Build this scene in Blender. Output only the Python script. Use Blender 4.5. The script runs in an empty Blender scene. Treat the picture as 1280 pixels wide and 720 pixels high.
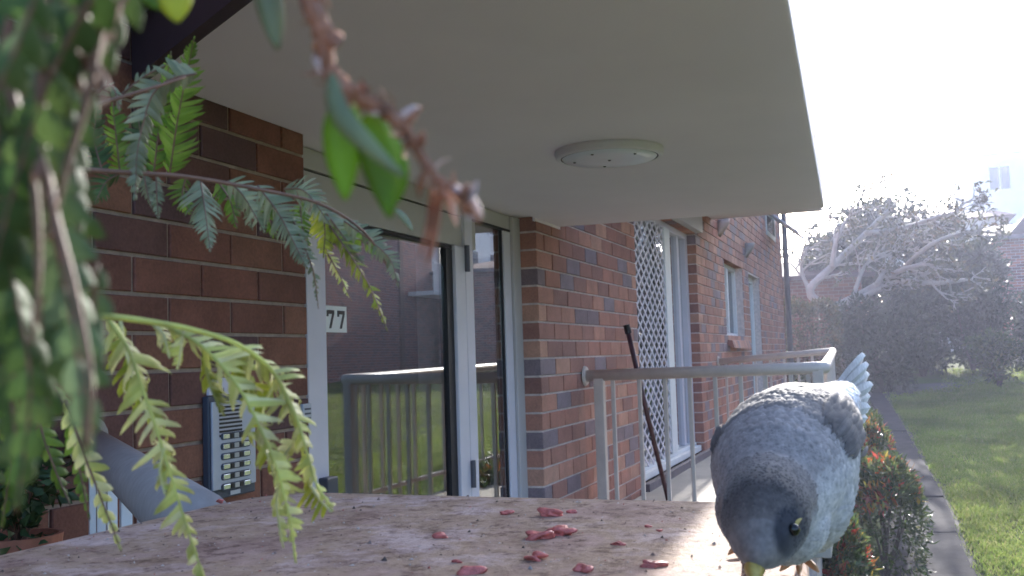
import bpy, bmesh, math, random
import numpy as np
from mathutils import Vector, Matrix

random.seed(7); rng = np.random.default_rng(7)
S = bpy.context.scene
COL = S.collection
R_ = math.radians

# ------------------------------------------------------------------ camera, world, sun, exposure
YAW, PITCH, ROLL, FPX = R_(20.1), R_(3.9), R_(-1.8), 1285.0
cy, sy, cp, sp, cr, sr = math.cos(YAW), math.sin(YAW), math.cos(PITCH), math.sin(PITCH), math.cos(ROLL), math.sin(ROLL)
CF = Vector((cy*cp, sy*cp, sp)); _r = Vector((sy, -cy, 0)); _u = _r.cross(CF)
CR = cr*_r + sr*_u; CU = -sr*_r + cr*_u
cam = bpy.data.cameras.new('camera'); camo = bpy.data.objects.new('camera', cam); COL.objects.link(camo)
m = Matrix((CR, CU, -CF)).transposed().to_4x4(); camo.matrix_world = m
cam.sensor_width = 36.0; cam.lens = 36.0*FPX/1280.0; cam.clip_start = 0.01; cam.clip_end = 2000
cam.dof.use_dof = True; cam.dof.focus_distance = 1.1; cam.dof.aperture_fstop = 27
S.camera = camo

SUN_EL, SUN_AZ = R_(21), R_(1.5)          # azimuth from +x (along the facade), counter-clockwise
sund = Vector((math.cos(SUN_EL)*math.cos(SUN_AZ), math.cos(SUN_EL)*math.sin(SUN_AZ), math.sin(SUN_EL)))
w = bpy.data.worlds.new('World'); S.world = w; w.use_nodes = True
nt = w.node_tree; bg = nt.nodes['Background']
sky = nt.nodes.new('ShaderNodeTexSky'); sky.sky_type = 'NISHITA'; sky.sun_disc = False
sky.sun_elevation = SUN_EL; sky.sun_rotation = math.pi/2 - SUN_AZ; sky.dust_density = 2.6; sky.air_density = 0.8; sky.ozone_density = 3.4
nt.links.new(sky.outputs[0], bg.inputs[0]); bg.inputs[1].default_value = 0.15
sl = bpy.data.lights.new('sun', 'SUN'); sl.energy = 3.3; sl.angle = R_(0.53); sl.color = (1.0, 0.96, 0.91)
so = bpy.data.objects.new('sun', sl); COL.objects.link(so); so.rotation_euler = sund.to_track_quat('Z', 'Y').to_euler(); so.location = (30, -2, 20)
S.view_settings.view_transform = 'Standard'; S.view_settings.look = 'None'; S.view_settings.gamma = 1.0
S.view_settings.exposure = 2.0
S.cycles.use_denoising = True
S.cycles.max_bounces = 8; S.cycles.transparent_max_bounces = 24; S.cycles.sample_clamp_indirect = 6.0

# ------------------------------------------------------------------ picking helpers (turn a spot of the photograph into a point of the place)
def ray(x, y): return CF + CR*((x-640)/FPX) - CU*((y-360)/FPX)
def at(x, y, z): return ray(x, y)*z                    # z metres along the view axis
def on(x, y, ax, v): d = ray(x, y); return d*(v/d[ax])
G0, GS = -2.4, 0.07
def gz(u): return G0 + GS*min(max(u, -20), 30)
def gpt(x, y):
    d = ray(x, y); t = G0/(d.z - GS*d.x); return d*t

# ------------------------------------------------------------------ materials
def mat(name, col=(.5,.5,.5), rough=.6, metal=0, var=.0, scale=20, bump=0, bscale=60, spec=.5, trans=0, var2=None, coat=0):
    m = bpy.data.materials.new(name); m.use_nodes = True
    n = m.node_tree.nodes; l = m.node_tree.links; b = n['Principled BSDF']
    b.inputs['Roughness'].default_value = rough; b.inputs['Metallic'].default_value = metal
    b.inputs['Specular IOR Level'].default_value = spec
    b.inputs['Coat Weight'].default_value = coat
    g = n.new('ShaderNodeNewGeometry')
    c4 = (*col, 1)
    if var > 0:
        t = n.new('ShaderNodeTexNoise'); t.inputs['Scale'].default_value = scale; t.inputs['Detail'].default_value = 6; t.inputs['Roughness'].default_value = .65
        l.new(g.outputs['Position'], t.inputs['Vector'])
        r = n.new('ShaderNodeValToRGB'); r.color_ramp.elements[0].position = .3; r.color_ramp.elements[1].position = .7
        v2 = var2 or tuple(min(1, c*(1+var)) for c in col)
        r.color_ramp.elements[0].color = (*[c*(1-var) for c in col], 1) if not var2 else c4
        r.color_ramp.elements[1].color = (*v2, 1)
        l.new(t.outputs['Fac'], r.inputs[0]); l.new(r.outputs[0], b.inputs['Base Color'])
    else: b.inputs['Base Color'].default_value = c4
    if bump > 0:
        t2 = n.new('ShaderNodeTexNoise'); t2.inputs['Scale'].default_value = bscale; t2.inputs['Detail'].default_value = 5
        l.new(g.outputs['Position'], t2.inputs['Vector'])
        bp = n.new('ShaderNodeBump'); bp.inputs['Strength'].default_value = bump; bp.inputs['Distance'].default_value = .004
        l.new(t2.outputs['Fac'], bp.inputs['Height']); l.new(bp.outputs[0], b.inputs['Normal'])
    return m

def ramp_mat(name, stops, rough=.8, scale=(140,), bump=.3, const=True, spec=.3):
    """colour picked per piece (object random + island random) with grain on top"""
    m = bpy.data.materials.new(name); m.use_nodes = True
    n = m.node_tree.nodes; l = m.node_tree.links; b = n['Principled BSDF']
    b.inputs['Roughness'].default_value = rough; b.inputs['Specular IOR Level'].default_value = spec
    oi = n.new('ShaderNodeObjectInfo'); g = n.new('ShaderNodeNewGeometry')
    ad = n.new('ShaderNodeMath'); ad.operation = 'ADD'; l.new(oi.outputs['Random'], ad.inputs[0]); l.new(g.outputs['Random Per Island'], ad.inputs[1])
    fr = n.new('ShaderNodeMath'); fr.operation = 'FRACT'; l.new(ad.outputs[0], fr.inputs[0])
    r = n.new('ShaderNodeValToRGB'); r.color_ramp.interpolation = 'CONSTANT' if const else 'LINEAR'
    while len(r.color_ramp.elements) < len(stops): r.color_ramp.elements.new(.5)
    for e, (p, c) in zip(r.color_ramp.elements, stops): e.position = p; e.color = (*c, 1)
    l.new(fr.outputs[0], r.inputs[0])
    t = n.new('ShaderNodeTexNoise'); t.inputs['Scale'].default_value = scale[0]; t.inputs['Detail'].default_value = 5; l.new(g.outputs['Position'], t.inputs['Vector'])
    t3 = n.new('ShaderNodeTexNoise'); t3.inputs['Scale'].default_value = scale[0]*.08; t3.inputs['Detail'].default_value = 4; l.new(g.outputs['Position'], t3.inputs['Vector'])
    mm = n.new('ShaderNodeMath'); mm.operation = 'ADD'; l.new(t.outputs['Fac'], mm.inputs[0]); l.new(t3.outputs['Fac'], mm.inputs[1])
    mr = n.new('ShaderNodeMapRange'); mr.inputs[1].default_value = .6; mr.inputs[2].default_value = 1.4; mr.inputs[3].default_value = .68; mr.inputs[4].default_value = 1.3
    l.new(mm.outputs[0], mr.inputs[0])
    mx = n.new('ShaderNodeMix'); mx.data_type = 'RGBA'; mx.blend_type = 'MULTIPLY'; mx.inputs[0].default_value = 1
    l.new(r.outputs[0], mx.inputs[6]); l.new(mr.outputs[0], mx.inputs[7]); l.new(mx.outputs[2], b.inputs['Base Color'])
    bp = n.new('ShaderNodeBump'); bp.inputs['Strength'].default_value = bump; bp.inputs['Distance'].default_value = .004
    l.new(t.outputs['Fac'], bp.inputs['Height']); l.new(bp.outputs[0], b.inputs['Normal'])
    return m

def leaf_mat(name, stops, rough=.45, trans=.4, spec=.4, grain=60):
    m = bpy.data.materials.new(name); m.use_nodes = True
    n = m.node_tree.nodes; l = m.node_tree.links; b = n['Principled BSDF']; o = n['Material Output']
    b.inputs['Roughness'].default_value = rough; b.inputs['Specular IOR Level'].default_value = spec
    g = n.new('ShaderNodeNewGeometry'); oi = n.new('ShaderNodeObjectInfo')
    ad = n.new('ShaderNodeMath'); ad.operation = 'ADD'; l.new(oi.outputs['Random'], ad.inputs[0]); l.new(g.outputs['Random Per Island'], ad.inputs[1])
    fr = n.new('ShaderNodeMath'); fr.operation = 'FRACT'; l.new(ad.outputs[0], fr.inputs[0])
    r = n.new('ShaderNodeValToRGB')
    while len(r.color_ramp.elements) < len(stops): r.color_ramp.elements.new(.5)
    for e, (p, c) in zip(r.color_ramp.elements, stops): e.position = p; e.color = (*c, 1)
    l.new(fr.outputs[0], r.inputs[0])
    t = n.new('ShaderNodeTexNoise'); t.inputs['Scale'].default_value = grain; t.inputs['Detail'].default_value = 4; l.new(g.outputs['Position'], t.inputs['Vector'])
    mr = n.new('ShaderNodeMapRange'); mr.inputs[1].default_value = .3; mr.inputs[2].default_value = .7; mr.inputs[3].default_value = .6; mr.inputs[4].default_value = 1.35; l.new(t.outputs['Fac'], mr.inputs[0])
    mx = n.new('ShaderNodeMix'); mx.data_type = 'RGBA'; mx.blend_type = 'MULTIPLY'; mx.inputs[0].default_value = 1
    l.new(r.outputs[0], mx.inputs[6]); l.new(mr.outputs[0], mx.inputs[7]); l.new(mx.outputs[2], b.inputs['Base Color'])
    tr = n.new('ShaderNodeBsdfTranslucent'); l.new(mx.outputs[2], tr.inputs[0])
    ms = n.new('ShaderNodeMixShader'); ms.inputs[0].default_value = trans
    l.new(b.outputs[0], ms.inputs[1]); l.new(tr.outputs[0], ms.inputs[2]); l.new(ms.outputs[0], o.inputs[0])
    return m

def glass_mat(name, tint=(.75,.8,.8), boost=1.3, base=.045):
    m = bpy.data.materials.new(name); m.use_nodes = True
    n = m.node_tree.nodes; l = m.node_tree.links; o = n['Material Output']; n.remove(n['Principled BSDF'])
    g = n.new('ShaderNodeNewGeometry'); d = n.new('ShaderNodeVectorMath'); d.operation = 'DOT_PRODUCT'
    l.new(g.outputs['Normal'], d.inputs[0]); l.new(g.outputs['Incoming'], d.inputs[1])
    def mth(op, a, bb):
        x = n.new('ShaderNodeMath'); x.operation = op
        for i, v in enumerate((a, bb)):
            if v is None: continue
            if isinstance(v, (int, float)): x.inputs[i].default_value = v
            else: l.new(v, x.inputs[i])
        return x.outputs[0]
    c = mth('ABSOLUTE', d.outputs['Value'], None); k = mth('SUBTRACT', 1.0, c); k = mth('POWER', k, 5.0)
    k = mth('MULTIPLY', k, .95*boost); k = mth('ADD', k, base*boost); k = mth('MINIMUM', k, 1.0)
    t = n.new('ShaderNodeBsdfTransparent'); t.inputs[0].default_value = (*tint, 1)
    gl = n.new('ShaderNodeBsdfGlossy'); gl.inputs['Roughness'].default_value = .004
    ms = n.new('ShaderNodeMixShader'); l.new(k, ms.inputs[0]); l.new(t.outputs[0], ms.inputs[1]); l.new(gl.outputs[0], ms.inputs[2]); l.new(ms.outputs[0], o.inputs[0])
    return m

M = {}
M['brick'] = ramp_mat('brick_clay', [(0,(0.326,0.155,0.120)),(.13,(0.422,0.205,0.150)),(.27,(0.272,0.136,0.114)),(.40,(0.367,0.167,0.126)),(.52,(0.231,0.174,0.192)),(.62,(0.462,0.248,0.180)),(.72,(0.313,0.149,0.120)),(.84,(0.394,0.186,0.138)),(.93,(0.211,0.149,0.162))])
M['brick_shaded'] = ramp_mat('brick_in_shade', [(0,(0.176,0.071,0.050)),(.18,(0.215,0.090,0.058)),(.38,(0.143,0.064,0.052)),(.58,(0.202,0.078,0.053)),(.76,(0.117,0.057,0.054)),(.9,(0.227,0.098,0.062))])  # darker clay: the shade on the entrance wall is put into the colour
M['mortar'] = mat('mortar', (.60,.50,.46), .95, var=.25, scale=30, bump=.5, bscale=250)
M['mortar_shaded'] = mat('mortar_in_shade', (.36,.26,.20), .95, var=.25, scale=30, bump=.5, bscale=250)  # joints of that wall, its shade mixed into the mortar colour
M['soffit'] = mat('soffit_paint', (.74,.66,.715), .75, var=.05, scale=1.2, bump=.12, bscale=90)
M['fascia'] = mat('fascia_brown', (.045,.028,.034), .5, var=.25, scale=9)
M['flash'] = mat('flashing', (.16,.18,.22), .5, metal=.3, var=.3, scale=60, bump=.6, bscale=120)
M['frame'] = mat('aluminium_white', (.64,.61,.68), .38, var=.05, scale=5)
M['panel'] = mat('head_panel_paint', (.50,.46,.46), .55, var=.06, scale=3)
M['seal'] = mat('dark_seal', (.012,.012,.016), .6)
M['steel'] = mat('hinge_steel', (.13,.13,.15), .4, metal=.7)
M['glass'] = glass_mat('door_glass', boost=2.3, base=.065)
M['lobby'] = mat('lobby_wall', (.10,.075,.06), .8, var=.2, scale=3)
M['rail'] = mat('cream_rail_paint', (.62,.515,.455), .42, var=.10, scale=14, bump=.1, bscale=60)
M['rail_grey'] = mat('grey_rail_paint', (.33,.275,.245), .55, var=.12, scale=60, bump=.15, bscale=80)
M['white'] = mat('white_paint', (.78,.78,.77), .5, var=.05, scale=12)
M['black'] = mat('black_paint', (.01,.01,.012), .45)
M['slab'] = mat('balcony_concrete', (.42,.38,.32), .85, var=.12, scale=4, bump=.3, bscale=120)
M['plinth'] = mat('plinth_purple', (.17,.14,.15), .7, var=.2, scale=6, bump=.2)
M['beige'] = mat('curtain_beige', (.42,.40,.35), .8, var=.06, scale=4)
M['pole'] = mat('pole_maroon', (.055,.018,.022), .4, var=.4, scale=30)
M['wall_white'] = mat('render_white', (.74,.73,.70), .8, var=.06, scale=1)
M['tile'] = ramp_mat('roof_tile', [(0,(.17,.07,.05)),(.4,(.22,.09,.06)),(.7,(.14,.07,.055))], scale=(20,))
M['winglass'] = mat('window_dark', (.03,.035,.045), .06, spec=.8)
M['path'] = mat('path_concrete', (.058,.054,.057), .95, spec=.12, var=.28, scale=5, bump=.6, bscale=70)
M['terracotta'] = mat('terracotta', (.36,.13,.075), .8, var=.2, scale=30)
M['intercom'] = mat('brushed_plate', (.46,.48,.54), .4, metal=.2, var=.06, scale=20)
M['intercom_dark'] = mat('plate_edge', (.05,.06,.085), .45)
M['chrome'] = mat('chrome', (.72,.74,.78), .15, metal=.8)
M['label'] = mat('label_paper', (.44,.42,.37), .6)
M['lamp_ring'] = mat('lamp_ring', (.62,.58,.60), .4)
M['lamp_glass'] = mat('lamp_diffuser', (.66,.68,.74), .3, var=.05, scale=14)
M['fruit'] = mat('mince_red', (.62,.17,.14), .4, var=.35, scale=160, bump=.5, bscale=300)
M['crumb'] = ramp_mat('grit', [(0,(.5,.45,.4)),(.4,(.12,.09,.075)),(.7,(.33,.24,.2)),(.9,(.45,.13,.1))])
M['bark'] = mat('pale_bark', (.36,.34,.32), .8, var=.2, scale=8)
M['bark_dark'] = mat('dark_bark', (.10,.08,.065), .9, var=.3, scale=12)
M['stem'] = mat('fern_stem', (.17,.085,.05), .6, var=.35, scale=90)
M['dry'] = mat('dry_leaf', (.30,.125,.07), .85, var=.6, scale=260, bump=.4, bscale=200)
M['dry_pale'] = mat('dry_pale', (.58,.42,.36), .75, var=.2, scale=120)
M['fern_dark'] = leaf_mat('fern_dark', [(0,(.042,.082,.018)),(.5,(.062,.11,.026)),(1,(.09,.13,.04))], rough=.6, trans=.3)
M['fern_mid'] = leaf_mat('fern_mid', [(0,(.065,.11,.038)),(.5,(.09,.14,.055)),(1,(.12,.165,.08))], rough=.65, trans=.2)
M['fern_grey'] = leaf_mat('fern_grey', [(0,(.17,.20,.10)),(.5,(.23,.255,.14)),(1,(.30,.32,.19))], rough=.4, trans=.25)
M['dry_frond'] = leaf_mat('dry_frond', [(0,(.20,.11,.08)),(.5,(.26,.15,.11)),(1,(.30,.20,.15))], rough=.7, trans=.2)
M['fern_yellow'] = leaf_mat('fern_yellow', [(0,(.30,.34,.035)),(.5,(.38,.42,.05)),(1,(.46,.47,.07))], trans=.45)
M['fern_lime'] = leaf_mat('fern_lime', [(0,(.52,.55,.13)),(.5,(.66,.67,.22)),(1,(.78,.75,.40))], trans=.4)
M['fern_green'] = leaf_mat('fern_green', [(0,(.10,.19,.02)),(.5,(.14,.24,.03)),(1,(.20,.30,.05))], trans=.5)
M['nandina'] = leaf_mat('shrub_leaf', [(0,(.03,.055,.022)),(.4,(.055,.09,.03)),(.75,(.085,.12,.04)),(1,(.15,.15,.06))], rough=.3, trans=.45, grain=8)
M['nandina_red'] = leaf_mat('shrub_tip', [(0,(.42,.05,.05)),(.35,(.38,.10,.03)),(.6,(.46,.30,.05)),(.8,(.16,.20,.04)),(1,(.45,.09,.08))], rough=.3, trans=.35, grain=8)
M['bush'] = leaf_mat('bush_leaf', [(0,(.025,.038,.018)),(.5,(.045,.06,.028)),(1,(.075,.085,.045))], trans=.25, grain=3)
M['bush2'] = leaf_mat('hedge_leaf', [(0,(.05,.06,.025)),(.5,(.085,.09,.04)),(.9,(.13,.10,.05)),(1,(.17,.11,.06))], trans=.25, grain=3)
M['pot_leaf'] = leaf_mat('pot_leaf', [(0,(.03,.06,.02)),(1,(.08,.12,.045))], trans=.25)
M['grassblade'] = leaf_mat('grass_blade', [(0,(.15,.22,.04)),(.5,(.21,.29,.055)),(.8,(.28,.32,.09)),(1,(.38,.33,.16))], rough=.5, trans=.52, grain=.7)
M['eye'] = mat('eye_black', (.005,.005,.005), .08)
M['skin_yellow'] = mat('beak_yellow', (.42,.30,.07), .5, var=.3, scale=200)
M['leg'] = mat('leg_skin', (.50,.26,.12), .5, var=.25, scale=200)

# ground: lawn soil / dirt mix
def ground_mat():
    m = bpy.data.materials.new('ground_soil'); m.use_nodes = True
    n = m.node_tree.nodes; l = m.node_tree.links; b = n['Principled BSDF']; b.inputs['Roughness'].default_value = .95; b.inputs['Specular IOR Level'].default_value = .1
    g = n.new('ShaderNodeNewGeometry')
    t = n.new('ShaderNodeTexNoise'); t.inputs['Scale'].default_value = 1.1; t.inputs['Detail'].default_value = 8; t.inputs['Roughness'].default_value = .7; l.new(g.outputs['Position'], t.inputs['Vector'])
    r = n.new('ShaderNodeValToRGB'); e = r.color_ramp.elements
    e[0].position = .34; e[0].color = (.10,.085,.06,1); e[1].position = .62; e[1].color = (.075,.105,.03,1); x = e.new(.48); x.color = (.085,.11,.035,1)
    l.new(t.outputs['Fac'], r.inputs[0]); l.new(r.outputs[0], b.inputs['Base Color'])
    t2 = n.new('ShaderNodeTexNoise'); t2.inputs['Scale'].default_value = 25; t2.inputs['Detail'].default_value = 6; l.new(g.outputs['Position'], t2.inputs['Vector'])
    bp = n.new('ShaderNodeBump'); bp.inputs['Strength'].default_value = .8; bp.inputs['Distance'].default_value = .03; l.new(t2.outputs['Fac'], bp.inputs['Height']); l.new(bp.outputs[0], b.inputs['Normal'])
    return m
M['ground'] = ground_mat()
M['dirt'] = mat('bare_dirt', (.085,.075,.062), .95, var=.3, scale=2.5, bump=.8, bscale=30)

def ledge_mat():
    m = bpy.data.materials.new('weathered_coping'); m.use_nodes = True
    n = m.node_tree.nodes; l = m.node_tree.links; b = n['Principled BSDF']; b.inputs['Roughness'].default_value = .78; b.inputs['Specular IOR Level'].default_value = .35
    g = n.new('ShaderNodeNewGeometry')
    def noise(s, d=7, ro=.65):
        t = n.new('ShaderNodeTexNoise'); t.inputs['Scale'].default_value = s; t.inputs['Detail'].default_value = d; t.inputs['Roughness'].default_value = ro; l.new(g.outputs['Position'], t.inputs['Vector']); return t.outputs['Fac']
    def rmp(f, st):
        r = n.new('ShaderNodeValToRGB')
        while len(r.color_ramp.elements) < len(st): r.color_ramp.elements.new(.5)
        for e, (p, c) in zip(r.color_ramp.elements, st): e.position = p; e.color = (*c, 1)
        l.new(f, r.inputs[0]); return r.outputs[0]
    base = rmp(noise(9), [(.30,(.26,.155,.12)),(.43,(.42,.285,.23)),(.52,(.41,.285,.195)),(.60,(.52,.385,.335)),(.72,(.62,.50,.455))])
    sp = rmp(noise(70, 6, .75), [(.36,(.30,.22,.19)),(.47,(.92,.90,.88)),(.60,(1,1,1)),(.68,(1.35,1.3,1.28))])
    st = rmp(noise(26, 5, .7), [(.33,(.50,.42,.38)),(.5,(1,1,1))])
    x = n.new('ShaderNodeMix'); x.data_type = 'RGBA'; x.blend_type = 'MULTIPLY'; x.inputs[0].default_value = .85; l.new(base, x.inputs[6]); l.new(sp, x.inputs[7])
    y = n.new('ShaderNodeMix'); y.data_type = 'RGBA'; y.blend_type = 'MULTIPLY'; y.inputs[0].default_value = .7; l.new(x.outputs[2], y.inputs[6]); l.new(st, y.inputs[7])
    l.new(y.outputs[2], b.inputs['Base Color'])
    bp = n.new('ShaderNodeBump'); bp.inputs['Strength'].default_value = .55; bp.inputs['Distance'].default_value = .004; l.new(noise(110, 8, .7), bp.inputs['Height']); l.new(bp.outputs[0], b.inputs['Normal'])
    return m
M['ledge'] = ledge_mat()

def bird_mat():
    m = bpy.data.materials.new('plumage'); m.use_nodes = True
    n = m.node_tree.nodes; l = m.node_tree.links; b = n['Principled BSDF']; b.inputs['Roughness'].default_value = .7; b.inputs['Specular IOR Level'].default_value = .25
    b.inputs['Sheen Weight'].default_value = .25
    a = n.new('ShaderNodeVertexColor'); a.layer_name = 'plumage'
    g = n.new('ShaderNodeNewGeometry'); t = n.new('ShaderNodeTexNoise'); t.inputs['Scale'].default_value = 320; t.inputs['Detail'].default_value = 4; l.new(g.outputs['Position'], t.inputs['Vector'])
    mr = n.new('ShaderNodeMapRange'); mr.inputs[1].default_value = .3; mr.inputs[2].default_value = .7; mr.inputs[3].default_value = .72; mr.inputs[4].default_value = 1.28; l.new(t.outputs['Fac'], mr.inputs[0])
    x = n.new('ShaderNodeMix'); x.data_type = 'RGBA'; x.blend_type = 'MULTIPLY'; x.inputs[0].default_value = 1; l.new(a.outputs[0], x.inputs[6]); l.new(mr.outputs[0], x.inputs[7]); l.new(x.outputs[2], b.inputs['Base Color'])
    return m
M['plumage'] = bird_mat()

# ------------------------------------------------------------------ object helpers
def tag(o, label=None, cat=None, group=None, kind=None):
    if label: o['label'] = label
    if cat: o['category'] = cat
    if group: o['group'] = group
    if kind: o['kind'] = kind
    return o
def thing(name, loc, label, cat, group=None):
    o = bpy.data.objects.new(name, None); COL.objects.link(o); o.location = loc; o.empty_display_size = .1
    return tag(o, label, cat, group)
def link(name, me, parent=None, loc=None):
    o = bpy.data.objects.new(name, me); COL.objects.link(o)
    if loc is not None: o.location = loc
    if parent is not None:
        o.parent = parent
        if parent.parent is None: o.matrix_parent_inverse = Matrix.Translation(-Vector(parent.location))
    return o
class MB:
    def __init__(s): s.v = []; s.f = []; s.fm = []; s.m = 0
    def add(s, vs, fs):
        k = len(s.v); s.v += [tuple(v) for v in vs]; s.f += [tuple(i+k for i in f) for f in fs]; s.fm += [s.m]*len(fs); return s
    def box(s, a, b):
        (x0,y0,z0),(x1,y1,z1) = a, b
        x0,x1=min(x0,x1),max(x0,x1);y0,y1=min(y0,y1),max(y0,y1);z0,z1=min(z0,z1),max(z0,z1)
        return s.add([(x0,y0,z0),(x1,y0,z0),(x1,y1,z0),(x0,y1,z0),(x0,y0,z1),(x1,y0,z1),(x1,y1,z1),(x0,y1,z1)],
              [(0,3,2,1),(4,5,6,7),(0,1,5,4),(1,2,6,5),(2,3,7,6),(3,0,4,7)])
    def prism(s, pts, z0, z1):      # pts: xy polygon (ccw), z may be a function
        n = len(pts); f0 = z0 if callable(z0) else (lambda p: z0); f1 = z1 if callable(z1) else (lambda p: z1)
        vs = [(p[0],p[1],f0(p)) for p in pts] + [(p[0],p[1],f1(p)) for p in pts]
        return s.add(vs, [tuple(reversed(range(n))), tuple(range(n,2*n))] + [(i,(i+1)%n,n+(i+1)%n,n+i) for i in range(n)])
    def tube(s, path, rad, n=8, caps=True, flat=1.0):
        path = [Vector(p) for p in path]; N = len(path); rad = rad if hasattr(rad, '__len__') else [rad]*N
        vs = []; fs = []; pa = None
        for i, p in enumerate(path):
            t = (path[min(i+1,N-1)] - path[max(i-1,0)]).normalized()
            if pa is None: pa = t.orthogonal().normalized()
            pa = (pa - t*pa.dot(t)).normalized(); q = t.cross(pa)
            for k in range(n):
                a = 2*math.pi*k/n; vs.append(p + (pa*math.cos(a) + q*math.sin(a)*flat)*rad[i])
        for i in range(N-1):
            for k in range(n): fs.append((i*n+k, i*n+(k+1)%n, (i+1)*n+(k+1)%n, (i+1)*n+k))
        if caps: fs.append(tuple(reversed(range(n)))); fs.append(tuple((N-1)*n+k for k in range(n)))
        return s.add(vs, fs)
    def lathe(s, prof, c, n=24, axis=Vector((0,0,1))):
        axis = Vector(axis).normalized(); a0 = axis.orthogonal().normalized(); a1 = axis.cross(a0); vs = []; fs = []
        for r, h in prof:
            for k in range(n):
                a = 2*math.pi*k/n; vs.append(Vector(c) + axis*h + (a0*math.cos(a)+a1*math.sin(a))*r)
        for i in range(len(prof)-1):
            for k in range(n): fs.append((i*n+k, i*n+(k+1)%n, (i+1)*n+(k+1)%n, (i+1)*n+k))
        return s.add(vs, fs)
    def mesh(s, name, mats, smooth=False):
        me = bpy.data.meshes.new(name); me.from_pydata(s.v, [], s.f); 
        mats = mats if isinstance(mats, (list, tuple)) else [mats]
        for x in mats: me.materials.append(x)
        if len(mats) > 1: me.polygons.foreach_set('material_index', s.fm)
        if smooth: me.polygons.foreach_set('use_smooth', [True]*len(me.polygons))
        me.update(); return me
    def build(s, name, mats, parent=None, smooth=False, bevel=0, kind=None):
        o = link(name, s.mesh(name, mats, smooth), parent)
        if bevel:
            b = o.modifiers.new('bevel', 'BEVEL'); b.width = bevel; b.segments = 2; b.limit_method = 'ANGLE'
        if kind: o['kind'] = kind
        return o
def boxo(name, a, b, m_, parent=None, bevel=0): return MB().box(a, b).build(name, m_, parent, bevel=bevel)
def spline(pts, n):
    P = [Vector(p) for p in pts]; P = [P[0]*2-P[1]] + P + [P[-1]*2-P[-2]]; out = []; segs = len(P)-3
    for i in range(n):
        t = i/(n-1)*segs; k = min(int(t), segs-1); t -= k; a, b, c, d = P[k:k+4]
        out.append(.5*((2*b) + (c-a)*t + (2*a-5*b+4*c-d)*t*t + (3*b-a-3*c+d)*t**3))
    return out
def npmesh(name, V, F, mats, parent=None, smooth=False):
    """V (n,3), F (m,3 or 4) numpy"""
    me = bpy.data.meshes.new(name); k = F.shape[1]
    me.vertices.add(len(V)); me.vertices.foreach_set('co', V.astype(np.float32).ravel())
    me.loops.add(F.size); me.loops.foreach_set('vertex_index', F.astype(np.int32).ravel())
    me.polygons.add(len(F)); me.polygons.foreach_set('loop_start', np.arange(0, F.size, k, dtype=np.int32))
    if smooth: me.polygons.foreach_set('use_smooth', np.ones(len(F), dtype=bool))
    me.materials.append(mats); me.update(calc_edges=True); me.validate()
    return link(name, me, parent)
def leaves(P, D, L, W, up=None, fold=.25):
    """many leaves: P base (n,3), D direction (n,3), L,W (n,) -> V,F (two folded quads split as 4 tris)"""
    n = len(P); D = D/np.linalg.norm(D, axis=1, keepdims=True)
    if up is None: up = rng.normal(size=(n,3))
    Sd = np.cross(D, up); Sd /= np.linalg.norm(Sd, axis=1, keepdims=True)+1e-9; N = np.cross(Sd, D)
    L = L[:,None]; W = W[:,None]
    mid = P + D*L*.45 + N*L*fold*.3
    V = np.stack([P, mid+Sd*W*.5+N*W*fold, P + D*L - N*L*.08, mid-Sd*W*.5+N*W*fold, mid], 1).reshape(-1,3)
    b = np.arange(n)*5
    F = np.concatenate([np.stack([b,b+1,b+4],1), np.stack([b+1,b+2,b+4],1), np.stack([b+4,b+2,b+3],1), np.stack([b,b+4,b+3],1)])
    return V, F
def crown_points(n, c, r, clumps=14, shell=.55, zmin=-9):
    """points in a lumpy ellipsoid made of clumps"""
    c = np.array(c); r = np.array(r); d = rng.normal(size=(clumps,3)); d /= np.linalg.norm(d,axis=1,keepdims=True)
    cc = c + d*r*rng.uniform(.35,.85,(clumps,1)); k = rng.integers(0,clumps,n)
    q = rng.normal(size=(n,3)); q /= np.linalg.norm(q,axis=1,keepdims=True)
    cr_ = rng.uniform(.28,.5,clumps)[k][:,None]
    p = cc[k] + q*r*cr_*rng.uniform(shell,1,(n,1))
    p[:,2] = np.maximum(p[:,2], zmin)
    return p, q

# ------------------------------------------------------------------ GROUND, PATH, LAWN
def terrain(u, y): return gz(u)
mb = MB(); us = [-200,-60,-20]+list(np.linspace(-10,45,56))+[80,250]; ys = [-250,-60,-30]+list(np.linspace(-20,12,33))+[40,250]
vs = [(u_, y_, gz(u_)) for u_ in us for y_ in ys]; nY = len(ys)
mb.add(vs, [(i*nY+j, (i+1)*nY+j, (i+1)*nY+j+1, i*nY+j+1) for i in range(len(us)-1) for j in range(nY-1)])
tag(mb.build('ground', M['ground']), kind='structure')

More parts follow.
